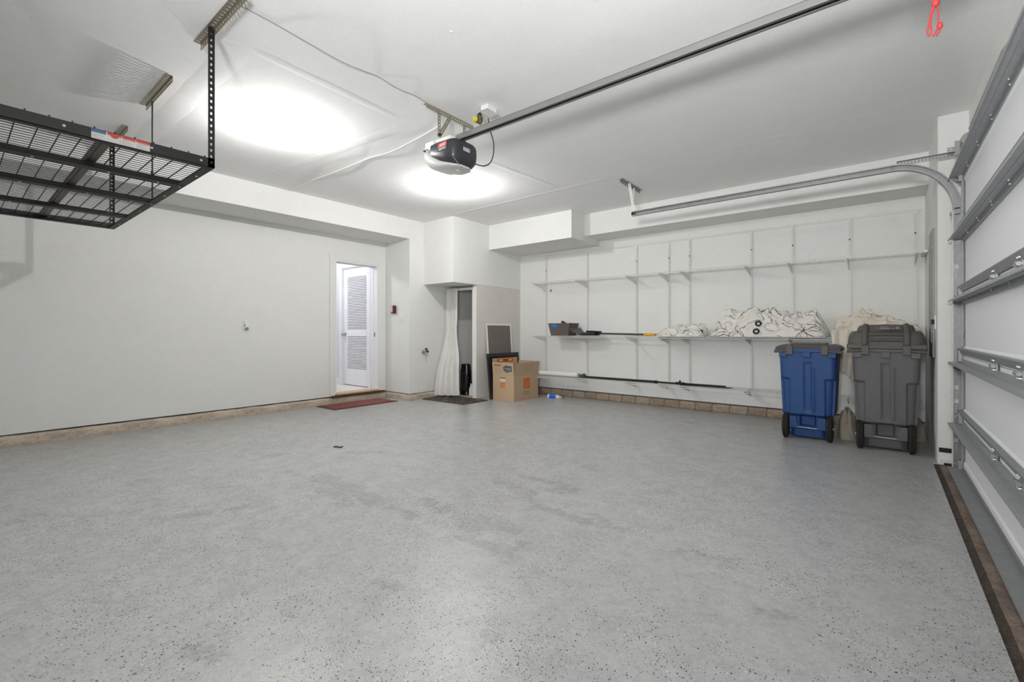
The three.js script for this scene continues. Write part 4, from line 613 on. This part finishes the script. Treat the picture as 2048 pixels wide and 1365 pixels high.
function wheeledBin(name, label, { x, zr, w, d, top, bodyM, lidM, dome, group }) {
  const t = thing(name, label, 'bin', [x, 0, zr - d / 2], group);
  const nu = 176, nv = 92, y0 = 0.02;
  // tapered body with rounded corners; ribs, shoulders and the foot recess are pushed in and out along the wall
  const body = gridMesh(nu, nv, (u, v) => {
    const y = y0 + (top - y0) * v, k = y / top;
    let hw = w / 2 * (0.86 + 0.14 * k), hd = d / 2 * (0.80 + 0.20 * k);
    const low = 1 - sstep(0.232, 0.25, y);                      // under the step: narrower foot between the wheels
    hw -= low * 0.062; const back = zr - low * 0.035;
    const [qx, qz] = roundRect(u, hw, hd, 0.055);
    let px = qx, pz = qz / hd;
    let z = pz > 0 ? back - (0.05 * (1 - k)) - (1 - pz) * hd : zr - d + (0.05 * (1 - k)) + (1 + pz) * hd;
    if (pz > 0.85) {                                            // wheel-side face
      const q = px / (w / 2);
      const rib = sstep(0.0, 0.03, q + 0.13) * (1 - sstep(0.13, 0.17, q)) * sstep(0.27, 0.30, y) * (1 - sstep(top - 0.16, top - 0.12, y)); z += -0.012 * rib;
      const ridge = Math.exp(-Math.pow((q - 0.19 - 0.05 * (1 - k)) / 0.045, 2)) * sstep(0.27, 0.32, y) * (1 - sstep(top - 0.2, top - 0.14, y)); z += 0.014 * ridge;
      const side = sstep(0.60, 0.66, Math.abs(q)) * (1 - sstep(top * 0.66, top * 0.675, y)) * (1 - low); z -= 0.02 * side; px -= Math.sign(px) * 0.012 * side;
      const notch = low * (1 - sstep(0.24, 0.28, Math.abs(q))) * sstep(0.12, 0.135, y); z -= 0.05 * notch;
      const foot = low * (1 - sstep(0.10, 0.12, y)); z -= 0.018 * foot;
    }
    return [x + px, y, z, u * 1.9, y];
  }, true);
  part(t, 'body', [body, bx(x - w * 0.36, x + w * 0.36, y0, y0 + 0.004, zr - d + 0.06, zr - 0.09)], bodyM);
  part(t, 'rim', [bx(x - w / 2 - 0.012, x + w / 2 + 0.012, top - 0.035, top, zr - 0.012, zr + 0.014, 0.008), bx(x - w / 2 - 0.012, x + w / 2 + 0.012, top - 0.035, top, zr - d - 0.01, zr - d + 0.014, 0.008), bx(x - w / 2 - 0.014, x - w / 2 + 0.012, top - 0.035, top, zr - d, zr, 0.008), bx(x + w / 2 - 0.012, x + w / 2 + 0.014, top - 0.035, top, zr - d, zr, 0.008)], bodyM);
  for (const q of [-0.84, 0.0, 0.84]) part(t, 'rim_tab', bx(x + q * w / 2 - 0.034, x + q * w / 2 + 0.034, top - 0.088, top - 0.03, zr - 0.01, zr + 0.022, 0.008), bodyM);
  for (const q of [-1, 1]) {
    part(t, 'handle_grip', [cyl([x + q * (w / 2 - 0.08), top - 0.02, zr + 0.03], [x + q * (w / 2 + 0.035), top - 0.03, zr + 0.02], 0.013, 0.015, 12)], lidM);
    // lid hinge straps
    part(t, 'lid_hinge', [bx(x + q * w * 0.30 - 0.03, x + q * w * 0.30 + 0.03, top - 0.06, top + 0.028, zr + 0.012, zr + 0.036, 0.006), bx(x + q * w * 0.30 - 0.024, x + q * w * 0.30 + 0.024, top + 0.0, top + (dome ? 0.08 : 0.04), zr - 0.03, zr + 0.03, 0.006)], lidM);
    // wheel: ridged tyre, hub
    const wx = x + q * (w / 2 - 0.062), r = 0.128, prof = [[0.03, -0.026], [0.10, -0.027], [0.12, -0.022], [r, -0.012], [r, -0.004], [r - 0.006, -0.003], [r - 0.006, 0.003], [r, 0.004], [r, 0.012], [0.12, 0.022], [0.10, 0.027], [0.03, 0.026]].map(p => new THREE.Vector2(...p));
    const g = new THREE.LatheGeometry(prof, 40); g.rotateZ(Math.PI / 2); g.translate(wx, r, zr - 0.055);
    const whl = part(t, 'wheel', g, M.rubber, 'black rubber wheel');
    const tr = []; for (let i = 0; i < 36; i++) { const a = i / 36 * 6.2832; for (const s of [-0.009, 0.009]) { const b = new THREE.BoxGeometry(0.012, 0.006, 0.008); b.translate(wx + s, 0, 0); b.translate(-wx, r, 0); b.rotateX(a + (s > 0 ? 0.08 : 0)); b.translate(wx, r, zr - 0.055); tr.push(b); } } part(whl, 'tread', tr, M.rubber);
    part(whl, 'hub', [cyl([wx + q * 0.024, r, zr - 0.055], [wx + q * 0.04, r, zr - 0.055], 0.018, 0.012, 12)], M.galvDull);
  }
  part(t, 'axle', cyl([x - 0.135, 0.122, zr - 0.046], [x + 0.135, 0.116, zr - 0.046], 0.006, 0.006, 10), M.galv, 'bare steel axle');
  for (const q of [-1, 1]) part(t, 'axle_bracket', poly([[0, 0], [0.075, 0], [0.055, 0.12], [0.0, 0.12]].map(p => [p[0] * -q, p[1]]), 0.03, [x + q * 0.155, 0.11, zr - 0.06], [1, 0, 0], [0, 1, 0]), bodyM);
  // lid
  const lw = w / 2 + 0.03;
  if (!dome) {
    part(t, 'lid', [gridMesh(30, 20, (u, v) => { const px = x - lw + 2 * lw * u, e = Math.min(1, Math.min(u, 1 - u) * 9, Math.min(v, 1 - v) * 9); return [px, top + 0.006 + 0.036 * Math.sqrt(Math.max(0, e)) + 0.004 * Math.sin(v * 30) * (e === 1 ? 1 : 0), zr + 0.02 - (d + 0.04) * v, u * 0.5, v * 0.5]; }), bx(x - lw, x + lw, top - 0.016, top + 0.008, zr - d - 0.02, zr + 0.012, 0.006)], lidM, 'dark grey flat lid');
    for (let i = 0; i < 5; i++) part(t, 'lid_rib', bx(x - lw * 0.55, x + lw * 0.55, top + 0.042, top + 0.056, zr - 0.10 - i * 0.075, zr - 0.07 - i * 0.075, 0.005), lidM);
  } else {
    // domed lid: rounded cap with stepped shoulder
    const cap = (hw, hd, yb, yt, rr) => gridMesh(64, 14, (u, v) => { const a = u * Math.PI * 2, c = Math.cos(a), s = Math.sin(a), e = 0.32, f = v < 0.86 ? 1 : 1 - (v - 0.86) / 0.14, k = 1 - 0.16 * Math.pow(Math.min(1, v / 0.86), 2.2); const px = Math.sign(c) * Math.pow(Math.abs(c), e) * hw * k * f, pz = Math.sign(s) * Math.pow(Math.abs(s), e) * hd * k * f; return [x + px, yb + (yt - yb) * Math.min(1, Math.sin(Math.min(1, v / 0.86) * 1.45) / Math.sin(1.45)) + (v > 0.86 ? 0.012 * (v - 0.86) / 0.14 : 0), zr + 0.02 - (d + 0.03) / 2 + pz, u * 1.5, v * 0.5]; }, true);
    part(t, 'lid', [cap(lw + 0.006, d / 2 + 0.03, top + 0.028, top + 0.16), bx(x - lw - 0.008, x + lw + 0.008, top - 0.008, top + 0.04, zr - d - 0.02, zr + 0.03, 0.012)], lidM, 'domed dark grey lid');
    part(t, 'lid_crown', cap(lw - 0.055, d / 2 - 0.02, top + 0.05, top + 0.215), lidM);
    for (const q of [-1, 1]) part(t, 'lid_strap', [tube([[x + q * w * 0.30, top + 0.035, zr + 0.045], [x + q * w * 0.30, top + 0.10, zr + 0.035], [x + q * w * 0.295, top + 0.17, zr - 0.005], [x + q * w * 0.29, top + 0.21, zr - 0.06]], 0.026, 20, 8)], lidM);
    for (const [yy, zz] of [[0.075, 0.036], [0.125, 0.022]]) part(t, 'lid_bar', tube([[x - w * 0.30, top + yy, zr + zz], [x, top + yy + 0.004, zr + zz + 0.004], [x + w * 0.30, top + yy, zr + zz]], 0.013, 20, 8), lidM);
    const lab = new THREE.PlaneGeometry(0.16, 0.05); lab.rotateX(-0.9); lab.translate(x + 0.03, top + 0.188, zr - 0.015);
    part(t, 'lid_label', lab, std({ map: canvasTex(320, 100, (c, W, H) => { c.fillStyle = '#5b5854'; c.fillRect(0, 0, W, H); c.fillStyle = '#b4b1ac'; for (const [a, b, l, h] of [[20, 16, 90, 12], [120, 18, 24, 10], [16, 52, 40, 12], [66, 58, 90, 9], [180, 60, 60, 8], [250, 26, 36, 46], [20, 80, 150, 8]]) c.fillRect(a, b, l, h); c.fillStyle = '#5b5854'; c.fillRect(258, 36, 20, 22); }), roughness: 0.6 }), 'worn pale label');
  }
  return t;
}
wheeledBin('wheeled_bin', 'blue wheeled recycling bin with dark flat lid beside the shelves', { x: -0.588, zr: -5.475, w: 0.50, d: 0.56, top: 0.925, bodyM: M.plasticBlue, lidM: M.lidGrey, dome: false });
wheeledBin('wheeled_bin', 'grey wheeled rubbish bin with domed lid beside the return wall', { x: 0.028, zr: -5.40, w: 0.495, d: 0.58, top: 0.945, bodyM: M.plasticGrey, lidM: M.lidGrey, dome: true });
// cream sacks on the floor between and behind the bins
{
  const sack = (cx, cz, rx, ry, rz, seed) => gridMesh(40, 24, (u, v) => { const a = u * Math.PI * 2, b = Math.pow(v, 0.8) * Math.PI * 0.5, n = 1 + 0.34 * fbm(Math.cos(a) * 1.6 + seed, v * 2.5, Math.sin(a) * 1.6, 4); return [cx + Math.cos(a) * Math.cos(b) * rx * n, Math.max(0.001, Math.sin(b) * ry * n), cz + Math.sin(a) * Math.cos(b) * rz * n, u, v * 0.4]; }, true);
  const sackM = std({ map: rep(noiseTex(256, [[5, 10, 161], [90, 9, 163]], [168, 158, 144], [1, 1, 0.97]), 0.5), roughness: 0.95, side: THREE.DoubleSide });
  single('cloth_sack', 'slumped tan cloth sack on the floor between the two bins', 'sack', sack(-0.275, -5.86, 0.085, 0.30, 0.13, 2), sackM);
  single('cloth_sack', 'crumpled tan cloth sack behind the grey bin by return wall', 'sack', sack(0.24, -6.22, 0.11, 0.24, 0.14, 7), sackM);
}
// electrical panel on the return wall
{
  const t = thing('electrical_panel', 'tall grey electrical panel on the return wall behind grey bin', 'panel', [0.36, 0.87, -5.69]);
  part(t, 'cover', bx(0.352, 0.3648, 0.87, 2.02, -5.87, -5.50, 0.003), M.panelGrey); part(t, 'door_panel', bx(0.346, 0.352, 1.0, 1.9, -5.82, -5.55, 0.002), M.panelGrey);
  for (const y of [1.1, 1.5, 1.85]) part(t, 'screw', cyl([0.352, y, -5.515], [0.347, y, -5.515], 0.008, 0.007, 8), M.chrome);
  const l = single('light_switch', 'black toggle switch on white plate at the return wall edge', 'switch', bx(0.357, 0.365, 1.12, 1.24, -5.43, -5.36, 0.003), M.white); subpart(l, 'toggle', bx(0.335, 0.357, 1.165, 1.205, -5.41, -5.385, 0.005), M.black, 'black toggle');
}
// ---------------------------------------------------------------- moving box in the corner
{
  const t = thing('cardboard_box', 'brown cardboard moving box with orange print standing open', 'box', [-4.69, 0, -5.91]);
  const x0 = -4.908, x1 = -4.471, z0 = -6.235, z1 = -5.588, h = 0.402, ht = 0.61;
  const face = (draw, w, hh) => std({ map: canvasTex(512, Math.round(512 * hh / w), (c, W, H) => { c.fillStyle = '#bca384'; c.fillRect(0, 0, W, H); c.globalAlpha = 0.05; for (let i = 0; i < W; i += 5) { c.fillStyle = i % 10 ? '#fff' : '#000'; c.fillRect(i, 0, 2, H); } c.globalAlpha = 1; draw(c, W, H); }), roughness: 0.9 });
  const logo = (c, x, y, s, bg) => { c.save(); c.translate(x, y); c.fillStyle = '#d3692c'; c.fillRect(0, 0, s, s); c.beginPath(); c.rect(0, 0, s, s); c.clip(); c.translate(s / 2, s / 2); c.rotate(-0.72); c.fillStyle = bg; c.font = 'bold ' + Math.round(s * 0.25) + 'px sans-serif'; c.textAlign = 'center'; c.textBaseline = 'middle'; c.fillText('THE', 0, -s * 0.27); c.fillText('HOME', 0, 0); c.fillText('DEPOT', 0, s * 0.27); c.restore(); };
  part(t, 'carton', [bx(x0, x1, 0.001, h, z0, z0 + 0.005), bx(x0, x0 + 0.005, 0.001, h, z0, z1), bx(x0, x1, 0.001, 0.006, z0, z1), bx(x0, x1, 0.001, h, z1 - 0.005, z1), bx(x1 - 0.005, x1, 0.001, h, z0, z1)], M.cardboard);
  const pl = (w, hh, m) => { const g = new THREE.PlaneGeometry(w, hh); g.applyMatrix4(m); return g; };
  const fz = (xa, xb, ya, yb, z, tilt = 0) => pl(xb - xa, yb - ya, new THREE.Matrix4().makeTranslation((xa + xb) / 2, (ya + yb) / 2, z));
  part(t, 'end_print', fz(x0, x1, 0.001, h, z1 + 0.0006), face((c, W, H) => { c.fillStyle = '#7d6a50'; c.fillRect(W * 0.34, H * 0.07, W * 0.27, H * 0.05); c.fillStyle = '#d8cdb9'; c.fillRect(W * 0.35, H * 0.13, W * 0.25, H * 0.11); logo(c, W * 0.37, H * 0.28, W * 0.2, '#c9ab84'); c.strokeStyle = '#c08a55'; c.lineWidth = 3; c.strokeRect(W * 0.13, H * 0.64, W * 0.72, H * 0.28); c.beginPath(); c.moveTo(W * 0.13, H * 0.76); c.lineTo(W * 0.85, H * 0.76); c.stroke(); }, x1 - x0, h));
  { const g = new THREE.PlaneGeometry(z1 - z0, h); g.rotateY(Math.PI / 2); g.translate(x1 + 0.0006, h / 2, (z0 + z1) / 2); part(t, 'side_print', g, face((c, W, H) => { c.strokeStyle = '#8a7355'; c.lineWidth = 2; logo(c, W * 0.38, H * 0.13, W * 0.26, '#b39470'); c.fillStyle = '#5f4c38'; for (let i = 0; i < 10; i++) c.fillRect(W * (0.40 + i * 0.023), H * 0.66, 8, 9); for (let i = 0; i < 15; i++) c.fillRect(W * (0.36 + i * 0.02), H * 0.74, 7, 7); }, z1 - z0, h)); }
  // four flaps standing up, leaning outward
  const flap = (p0, p1, out, tilt, hh) => gridMesh(4, 2, (u, v) => [p0[0] + (p1[0] - p0[0]) * u + out[0] * tilt * v, h + hh * v, p0[1] + (p1[1] - p0[1]) * u + out[1] * tilt * v, u, v]);
  const thick = (fn) => fn;
  const flapM = (draw, w, hh) => { const m = face(draw, w, hh); m.side = THREE.DoubleSide; return m; };
  part(t, 'flap', flap([x0, z1], [x1, z1], [0, 1], 0.02, ht - h), flapM((c, W, H) => { c.strokeStyle = '#7d6a50'; c.lineWidth = 3; c.fillStyle = '#7a654b'; c.fillRect(W * 0.08, H * 0.16, W * 0.34, H * 0.09); c.strokeRect(W * 0.09, H * 0.28, W * 0.32, H * 0.5); c.fillStyle = '#9c8262'; for (let i = 0; i < 5; i++) c.fillRect(W * 0.13, H * (0.36 + i * 0.08), W * 0.22, 5); c.fillStyle = '#5a5a5f'; c.beginPath(); c.moveTo(W * 0.52, H * 0.32); c.lineTo(W * 0.66, H * 0.2); c.lineTo(W * 0.92, H * 0.26); c.lineTo(W * 0.92, H * 0.66); c.lineTo(W * 0.66, H * 0.76); c.lineTo(W * 0.52, H * 0.6); c.fill(); c.fillStyle = '#a8a6a6'; c.fillRect(W * 0.6, H * 0.42, W * 0.28, 12); c.fillRect(W * 0.68, H * 0.54, W * 0.2, 8); }, x1 - x0, ht - h));
  part(t, 'flap', flap([x1, z1], [x1, z0], [1, 0], 0.03, ht - h), flapM((c, W, H) => { c.strokeStyle = '#8d7454'; c.lineWidth = 3; c.strokeRect(W * 0.32, H * 0.2, W * 0.42, H * 0.55); for (let i = 0; i < 3; i++) { c.beginPath(); c.moveTo(W * 0.36, H * (0.36 + i * 0.12)); c.lineTo(W * 0.7, H * (0.36 + i * 0.12)); c.stroke(); } }, z1 - z0, ht - h));
  part(t, 'flap', flap([x1, z0], [x0, z0], [0, -1], 0.03, ht - h), flapM(() => { }, x1 - x0, ht - h));
  part(t, 'flap', flap([x0, z0], [x0, z1], [-1, 0], 0.012, ht - h + 0.055), flapM((c, W, H) => { c.fillStyle = '#c9662f'; c.fillRect(W * 0.16, H * 0.04, W * 0.66, H * 0.24); c.fillStyle = '#5f4430'; c.fillRect(W * 0.42, H * 0.1, W * 0.12, H * 0.12); c.fillStyle = '#d8cab0'; c.fillRect(W * 0.24, H * 0.1, W * 0.1, H * 0.1); c.fillRect(W * 0.62, H * 0.1, W * 0.1, H * 0.1); }, z1 - z0, ht - h));
}
// window screen leaning on the closet wall, black framed panel in front of it
{
  const t = thing('window_screen', 'white framed insect screen leaning against the closet wall', 'screen', [-5.08, 0, -5.99]);
  const lean = (g) => { g.rotateZ(0.075); g.translate(-5.035, 0.002, 0); return g; };
  const za = -5.665, zb = -6.325, H = 1.24;
  part(t, 'frame', [bx(-0.012, 0, 0, H, za, za - 0.03), bx(-0.012, 0, 0, H, zb + 0.03, zb), bx(-0.012, 0, H - 0.03, H, za - 0.03, zb + 0.03), bx(-0.012, 0, 0, 0.03, za - 0.03, zb + 0.03)].map(lean), M.white, 'white aluminium frame');
  part(t, 'mesh', lean(gridMesh(20, 30, (u, v) => [-0.006 + 0.0015 * Math.sin(v * 26 + u * 3), 0.03 + v * (H - 0.06), za - 0.03 - u * (za - zb - 0.06), u * 0.6, v * 1.2])), M.screen, 'dark grey screen mesh');
  const b = thing('framed_panel', 'black framed panel standing behind the cardboard box', 'frame', [-4.98, 0, -5.95]);
  const l2 = g => { g.rotateZ(0.10); g.translate(-4.915, 0.002, 0); return g; };
  const a0 = -5.545, a1 = -6.365, h2 = 0.745;
  part(b, 'frame', [bx(-0.03, 0, 0, h2, a0, a0 - 0.06, 0.004), bx(-0.03, 0, 0, h2, a1 + 0.06, a1, 0.004), bx(-0.03, 0, h2 - 0.06, h2, a0 - 0.06, a1 + 0.06, 0.004), bx(-0.03, 0, 0, 0.06, a0 - 0.06, a1 + 0.06, 0.004)].map(l2), std({ color: 0x2b2521, roughness: 0.5 }), 'dark brown frame');
  part(b, 'board', l2(bx(-0.028, -0.02, 0.06, h2 - 0.06, a0 - 0.06, a1 + 0.06)), M.black, 'black board');
}
// blue and white tube on the floor
{
  const t = thing('glue_tube', 'small blue and white tube lying on floor beside the box', 'tube', [-4.2, 0, -6.3]);
  const along = (pts, seg = 18) => { const g = new THREE.LatheGeometry(pts.map(p => new THREE.Vector2(...p)), seg); g.scale(1, 1, 0.62); g.scale(1.4, 1.3, 1.4); g.rotateZ(-Math.PI / 2); g.rotateY(0.25); g.translate(-4.34, 0.024, -6.31); return g; };
  part(t, 'tube_body', along([[0.004, 0], [0.026, 0.01], [0.028, 0.05], [0.026, 0.14], [0.012, 0.17], [0.0, 0.171]]), M.white); part(t, 'tube_label', along([[0.0275, 0.03], [0.0290, 0.032], [0.0288, 0.12], [0.0268, 0.122]]), M.blueBright, 'blue label'); part(t, 'nozzle', along([[0.0, 0.17], [0.008, 0.171], [0.005, 0.205], [0.0, 0.206]]), M.white); part(t, 'cap', along([[0.0, 0.204], [0.008, 0.205], [0.008, 0.222], [0, 0.223]]), M.black, 'black cap');
}
// ---------------------------------------------------------------- curtained closet
{
  const rod = single('curtain_rod', 'white curtain rod across the closet opening', 'rod', [bx(-5.838, -5.24, 1.795, 1.835, -5.475, -5.450, 0.004)], M.whitePaint);
  const t = thing('closet_curtain', 'off-white curtain drawn to one side of the closet opening', 'curtain', [-5.66, 0.1, -5.4]);
  const cm = M.cloth.clone(); cm.side = THREE.DoubleSide;
  part(t, 'cloth', gridMesh(90, 60, (u, v) => {
    const y = 1.83 - v * (1.83 - 0.035), spread = 0.25 + 0.10 * sstep(0.2, 1, v), xl = -5.825, f = Math.sin(u * 24 + 0.8 * Math.sin(v * 3) + 0.4) * (0.014 + 0.022 * v) + 0.012 * Math.sin(u * 55 + v * 2) * (1 - v) + 0.02 * fbm(u * 3, v * 3, 1, 3) * v;
    const kick = sstep(0.35, 1, v), toward = (1 - u) * 0.21 * kick + 0.05 * kick;
    const xx = xl + u * spread + 0.01 * Math.cos(u * 24) - 0.04 * Math.sin(v * 6.0) * u * (v > 0.3 && v < 0.75 ? Math.sin((v - 0.3) / 0.45 * Math.PI) : 0);
    return [Math.max(-5.836, xx), y, -5.418 + f + toward, u * 0.9, v * 1.8];
  }), cm);
  // black tower heater inside
  const h = thing('tower_heater', 'glossy black tower heater standing inside the closet', 'heater', [-5.60, 0.0, -5.66]);
  const cx = -5.605, cz = -5.67;
  const prof = [[0.001, 0.0], [0.105, 0.0], [0.11, 0.02], [0.088, 0.035], [0.093, 0.08], [0.103, 0.22], [0.104, 0.32], [0.098, 0.42], [0.088, 0.46], [0.086, 0.50], [0.082, 0.525], [0.07, 0.535], [0.0, 0.537]].map(p => new THREE.Vector2(...p));
  const g = new THREE.LatheGeometry(prof, 32); g.scale(1, 1, 0.8); g.translate(cx, 0.012, cz); part(h, 'body', g, M.blackGloss);
  for (let i = -2; i <= 2; i++) part(h, 'grille_slat', bx(cx + i * 0.028 - 0.004, cx + i * 0.028 + 0.004, 0.09, 0.42, cz + 0.062, cz + 0.086 - Math.abs(i) * 0.006, 0.003), M.graphite);
  part(h, 'display', bx(cx - 0.05, cx + 0.03, 0.455, 0.475, cz + 0.062, cz + 0.071, 0.003), M.graphite);
  // bits of clutter at the closet floor
  const s = thing('spray_bottle', 'white spray bottle with dark red trigger behind the closet corner post', 'bottle', [-5.40, 0, -5.60]);
  part(s, 'bottle', (() => { const q = new THREE.LatheGeometry([[0, 0], [0.035, 0], [0.037, 0.02], [0.037, 0.12], [0.02, 0.16], [0.013, 0.2], [0.013, 0.22], [0, 0.22]].map(p => new THREE.Vector2(...p)), 18); q.translate(-5.41, 0.012, -5.60); return q; })(), M.white, 'white bottle');
  part(s, 'trigger', [bx(-5.43, -5.37, 0.225, 0.26, -5.615, -5.585, 0.008), cyl([-5.385, 0.23, -5.6], [-5.375, 0.17, -5.6], 0.006, 0.005, 8)], M.redBox, 'dark red trigger');
  const can = thing('spray_can', 'slim black can behind the white bottle in the closet', 'can', [-5.36, 0.012, -5.68]); part(can, 'can_body', cyl([-5.36, 0.012, -5.68], [-5.36, 0.23, -5.68], 0.032, 0.032, 18), M.black); part(can, 'cap', cyl([-5.36, 0.23, -5.68], [-5.36, 0.27, -5.68], 0.026, 0.024, 18), M.graphite);
  struct('floor_closet', 'tan closet floor slab edge', 'floor', bx(-5.84, -5.15, 0.0, 0.012, -6.62, -5.40), M.conc);
}
// door mats
{
  const t = thing('doormat', 'dark red rubber-backed doormat below the doorway step', 'mat', [-6.2, 0, -3.95]);
  part(t, 'carpet', bx(-6.415, -5.985, 0.004, 0.014, -4.46, -3.46, 0.004), M.mat); part(t, 'border', bx(-6.45, -5.95, 0.0, 0.008, -4.50, -3.42, 0.003), std({ color: 0x5c3733, roughness: 0.85 }), 'dark rubber border');
  const d = thing('dirty_mat', 'dirty dark brown mat with pale blotches in front of the closet', 'mat', [-5.36, 0, -5.15]);
  const dm = std({ map: dataTex(256, (x, y) => { const v = fbm(x / 22, y / 22, 3, 4), w = fbm(x / 7, y / 7, 8, 3); const b = 62 + w * 50 + (v > 0.14 ? 70 * sstep(0.14, 0.24, v) : 0); return [b, b * 0.88, b * 0.78]; }), roughness: 0.95, bumpMap: rep(grainBump, 0.1), bumpScale: 0.002 });
  part(d, 'carpet', (() => { const q = bx(-5.815, -4.895, 0.0, 0.014, -5.445, -4.89, 0.005); return q; })(), dm);
  part(d, 'edge', [bx(-5.82, -4.888, 0.0, 0.009, -4.905, -4.884, 0.003), bx(-4.90, -4.885, 0.0, 0.009, -5.445, -4.884, 0.003)], M.darkWood, 'dark worn edge');
}
// ---------------------------------------------------------------- wall fittings
{
  const o = thing('wall_outlet', 'white wall outlet with grey plug on the house wall', 'outlet', [HW, 1.12, -2.47]);
  part(o, 'plate', bx(HW, HW + 0.007, 1.125, 1.245, -2.515, -2.435, 0.003), M.white); part(o, 'cover', bx(HW + 0.007, HW + 0.022, 1.14, 1.235, -2.505, -2.455, 0.004), M.white); part(o, 'plug', [bx(HW + 0.007, HW + 0.04, 1.130, 1.158, -2.495, -2.462, 0.004), bx(HW + 0.007, HW + 0.024, 1.17, 1.195, -2.462, -2.45, 0.003)], M.grey, 'grey plug');
  const a = thing('alarm_pull_station', 'small dark red alarm box on the white pier', 'alarm', [-6.22, 1.40, -4.63]);
  part(a, 'housing', bx(-6.265, -6.175, 1.40, 1.53, -4.64, -4.595, 0.008), M.redBox); part(a, 'front', bx(-6.262, -6.215, 1.42, 1.52, -4.598, -4.588, 0.004), M.pink, 'pale pink front');
  const s = thing('light_switch', 'white double switch plate on the pier beside alarm box', 'switch', [-6.03, 1.26, -4.635]);
  part(s, 'plate', bx(-6.085, -5.965, 1.27, 1.40, -4.64, -4.634, 0.003), M.white); for (const x of [-6.05, -6.0]) part(s, 'rocker', bx(x - 0.012, x + 0.012, 1.305, 1.365, -4.635, -4.628, 0.002), M.white);
  const f = thing('hose_tap', 'small metal hose tap on the wall beside the closet', 'tap', [-5.83, 0.70, -4.92]);
  part(f, 'flange', cyl([-5.84, 0.765, -4.92], [-5.832, 0.765, -4.92], 0.032, 0.03, 20), M.galv); part(f, 'spout', tube([[-5.835, 0.765, -4.92], [-5.79, 0.77, -4.92], [-5.755, 0.755, -4.92], [-5.745, 0.72, -4.92]], 0.013, 20, 10), M.galv, 'metal spout'); part(f, 'stem', cyl([-5.795, 0.77, -4.92], [-5.765, 0.815, -4.92], 0.008, 0.008, 10), M.galv);
  part(f, 'handle', (() => { const g = new THREE.TorusGeometry(0.020, 0.007, 8, 20); g.rotateX(Math.PI / 2); g.rotateZ(-0.6); g.translate(-5.762, 0.818, -4.92); return g; })(), M.blackMetal, 'dark round handle'); part(f, 'vacuum_cap', cyl([-5.79, 0.775, -4.94], [-5.79, 0.775, -4.985], 0.018, 0.016, 12), M.blackMetal);
}
// bits on the floor
single('debris_bit', 'dark curled scrap on the floor out from the doormat', 'scrap', tube([[-4.05, 0.004, -2.32], [-4.02, 0.006, -2.345], [-3.985, 0.005, -2.34], [-3.97, 0.012, -2.37]], 0.006, 14, 6), M.black);
single('debris_bit', 'white paper scrap on the floor in front of the shelves', 'scrap', gridMesh(8, 6, (u, v) => [-1.83 + u * 0.05, 0.004 + 0.008 * Math.abs(fbm(u * 4, v * 4, 3, 2)) + 0.004 * u, -5.77 + v * 0.025]), (() => { const m = M.white.clone(); m.side = THREE.DoubleSide; return m; })());

// ---------------------------------------------------------------- render
const renderer = new THREE.WebGLRenderer({ antialias: true });
renderer.shadowMap.enabled = true;
renderer.toneMapping = THREE.LinearToneMapping;
renderer.toneMappingExposure = EXPOSURE;
renderer.render(scene, camera);
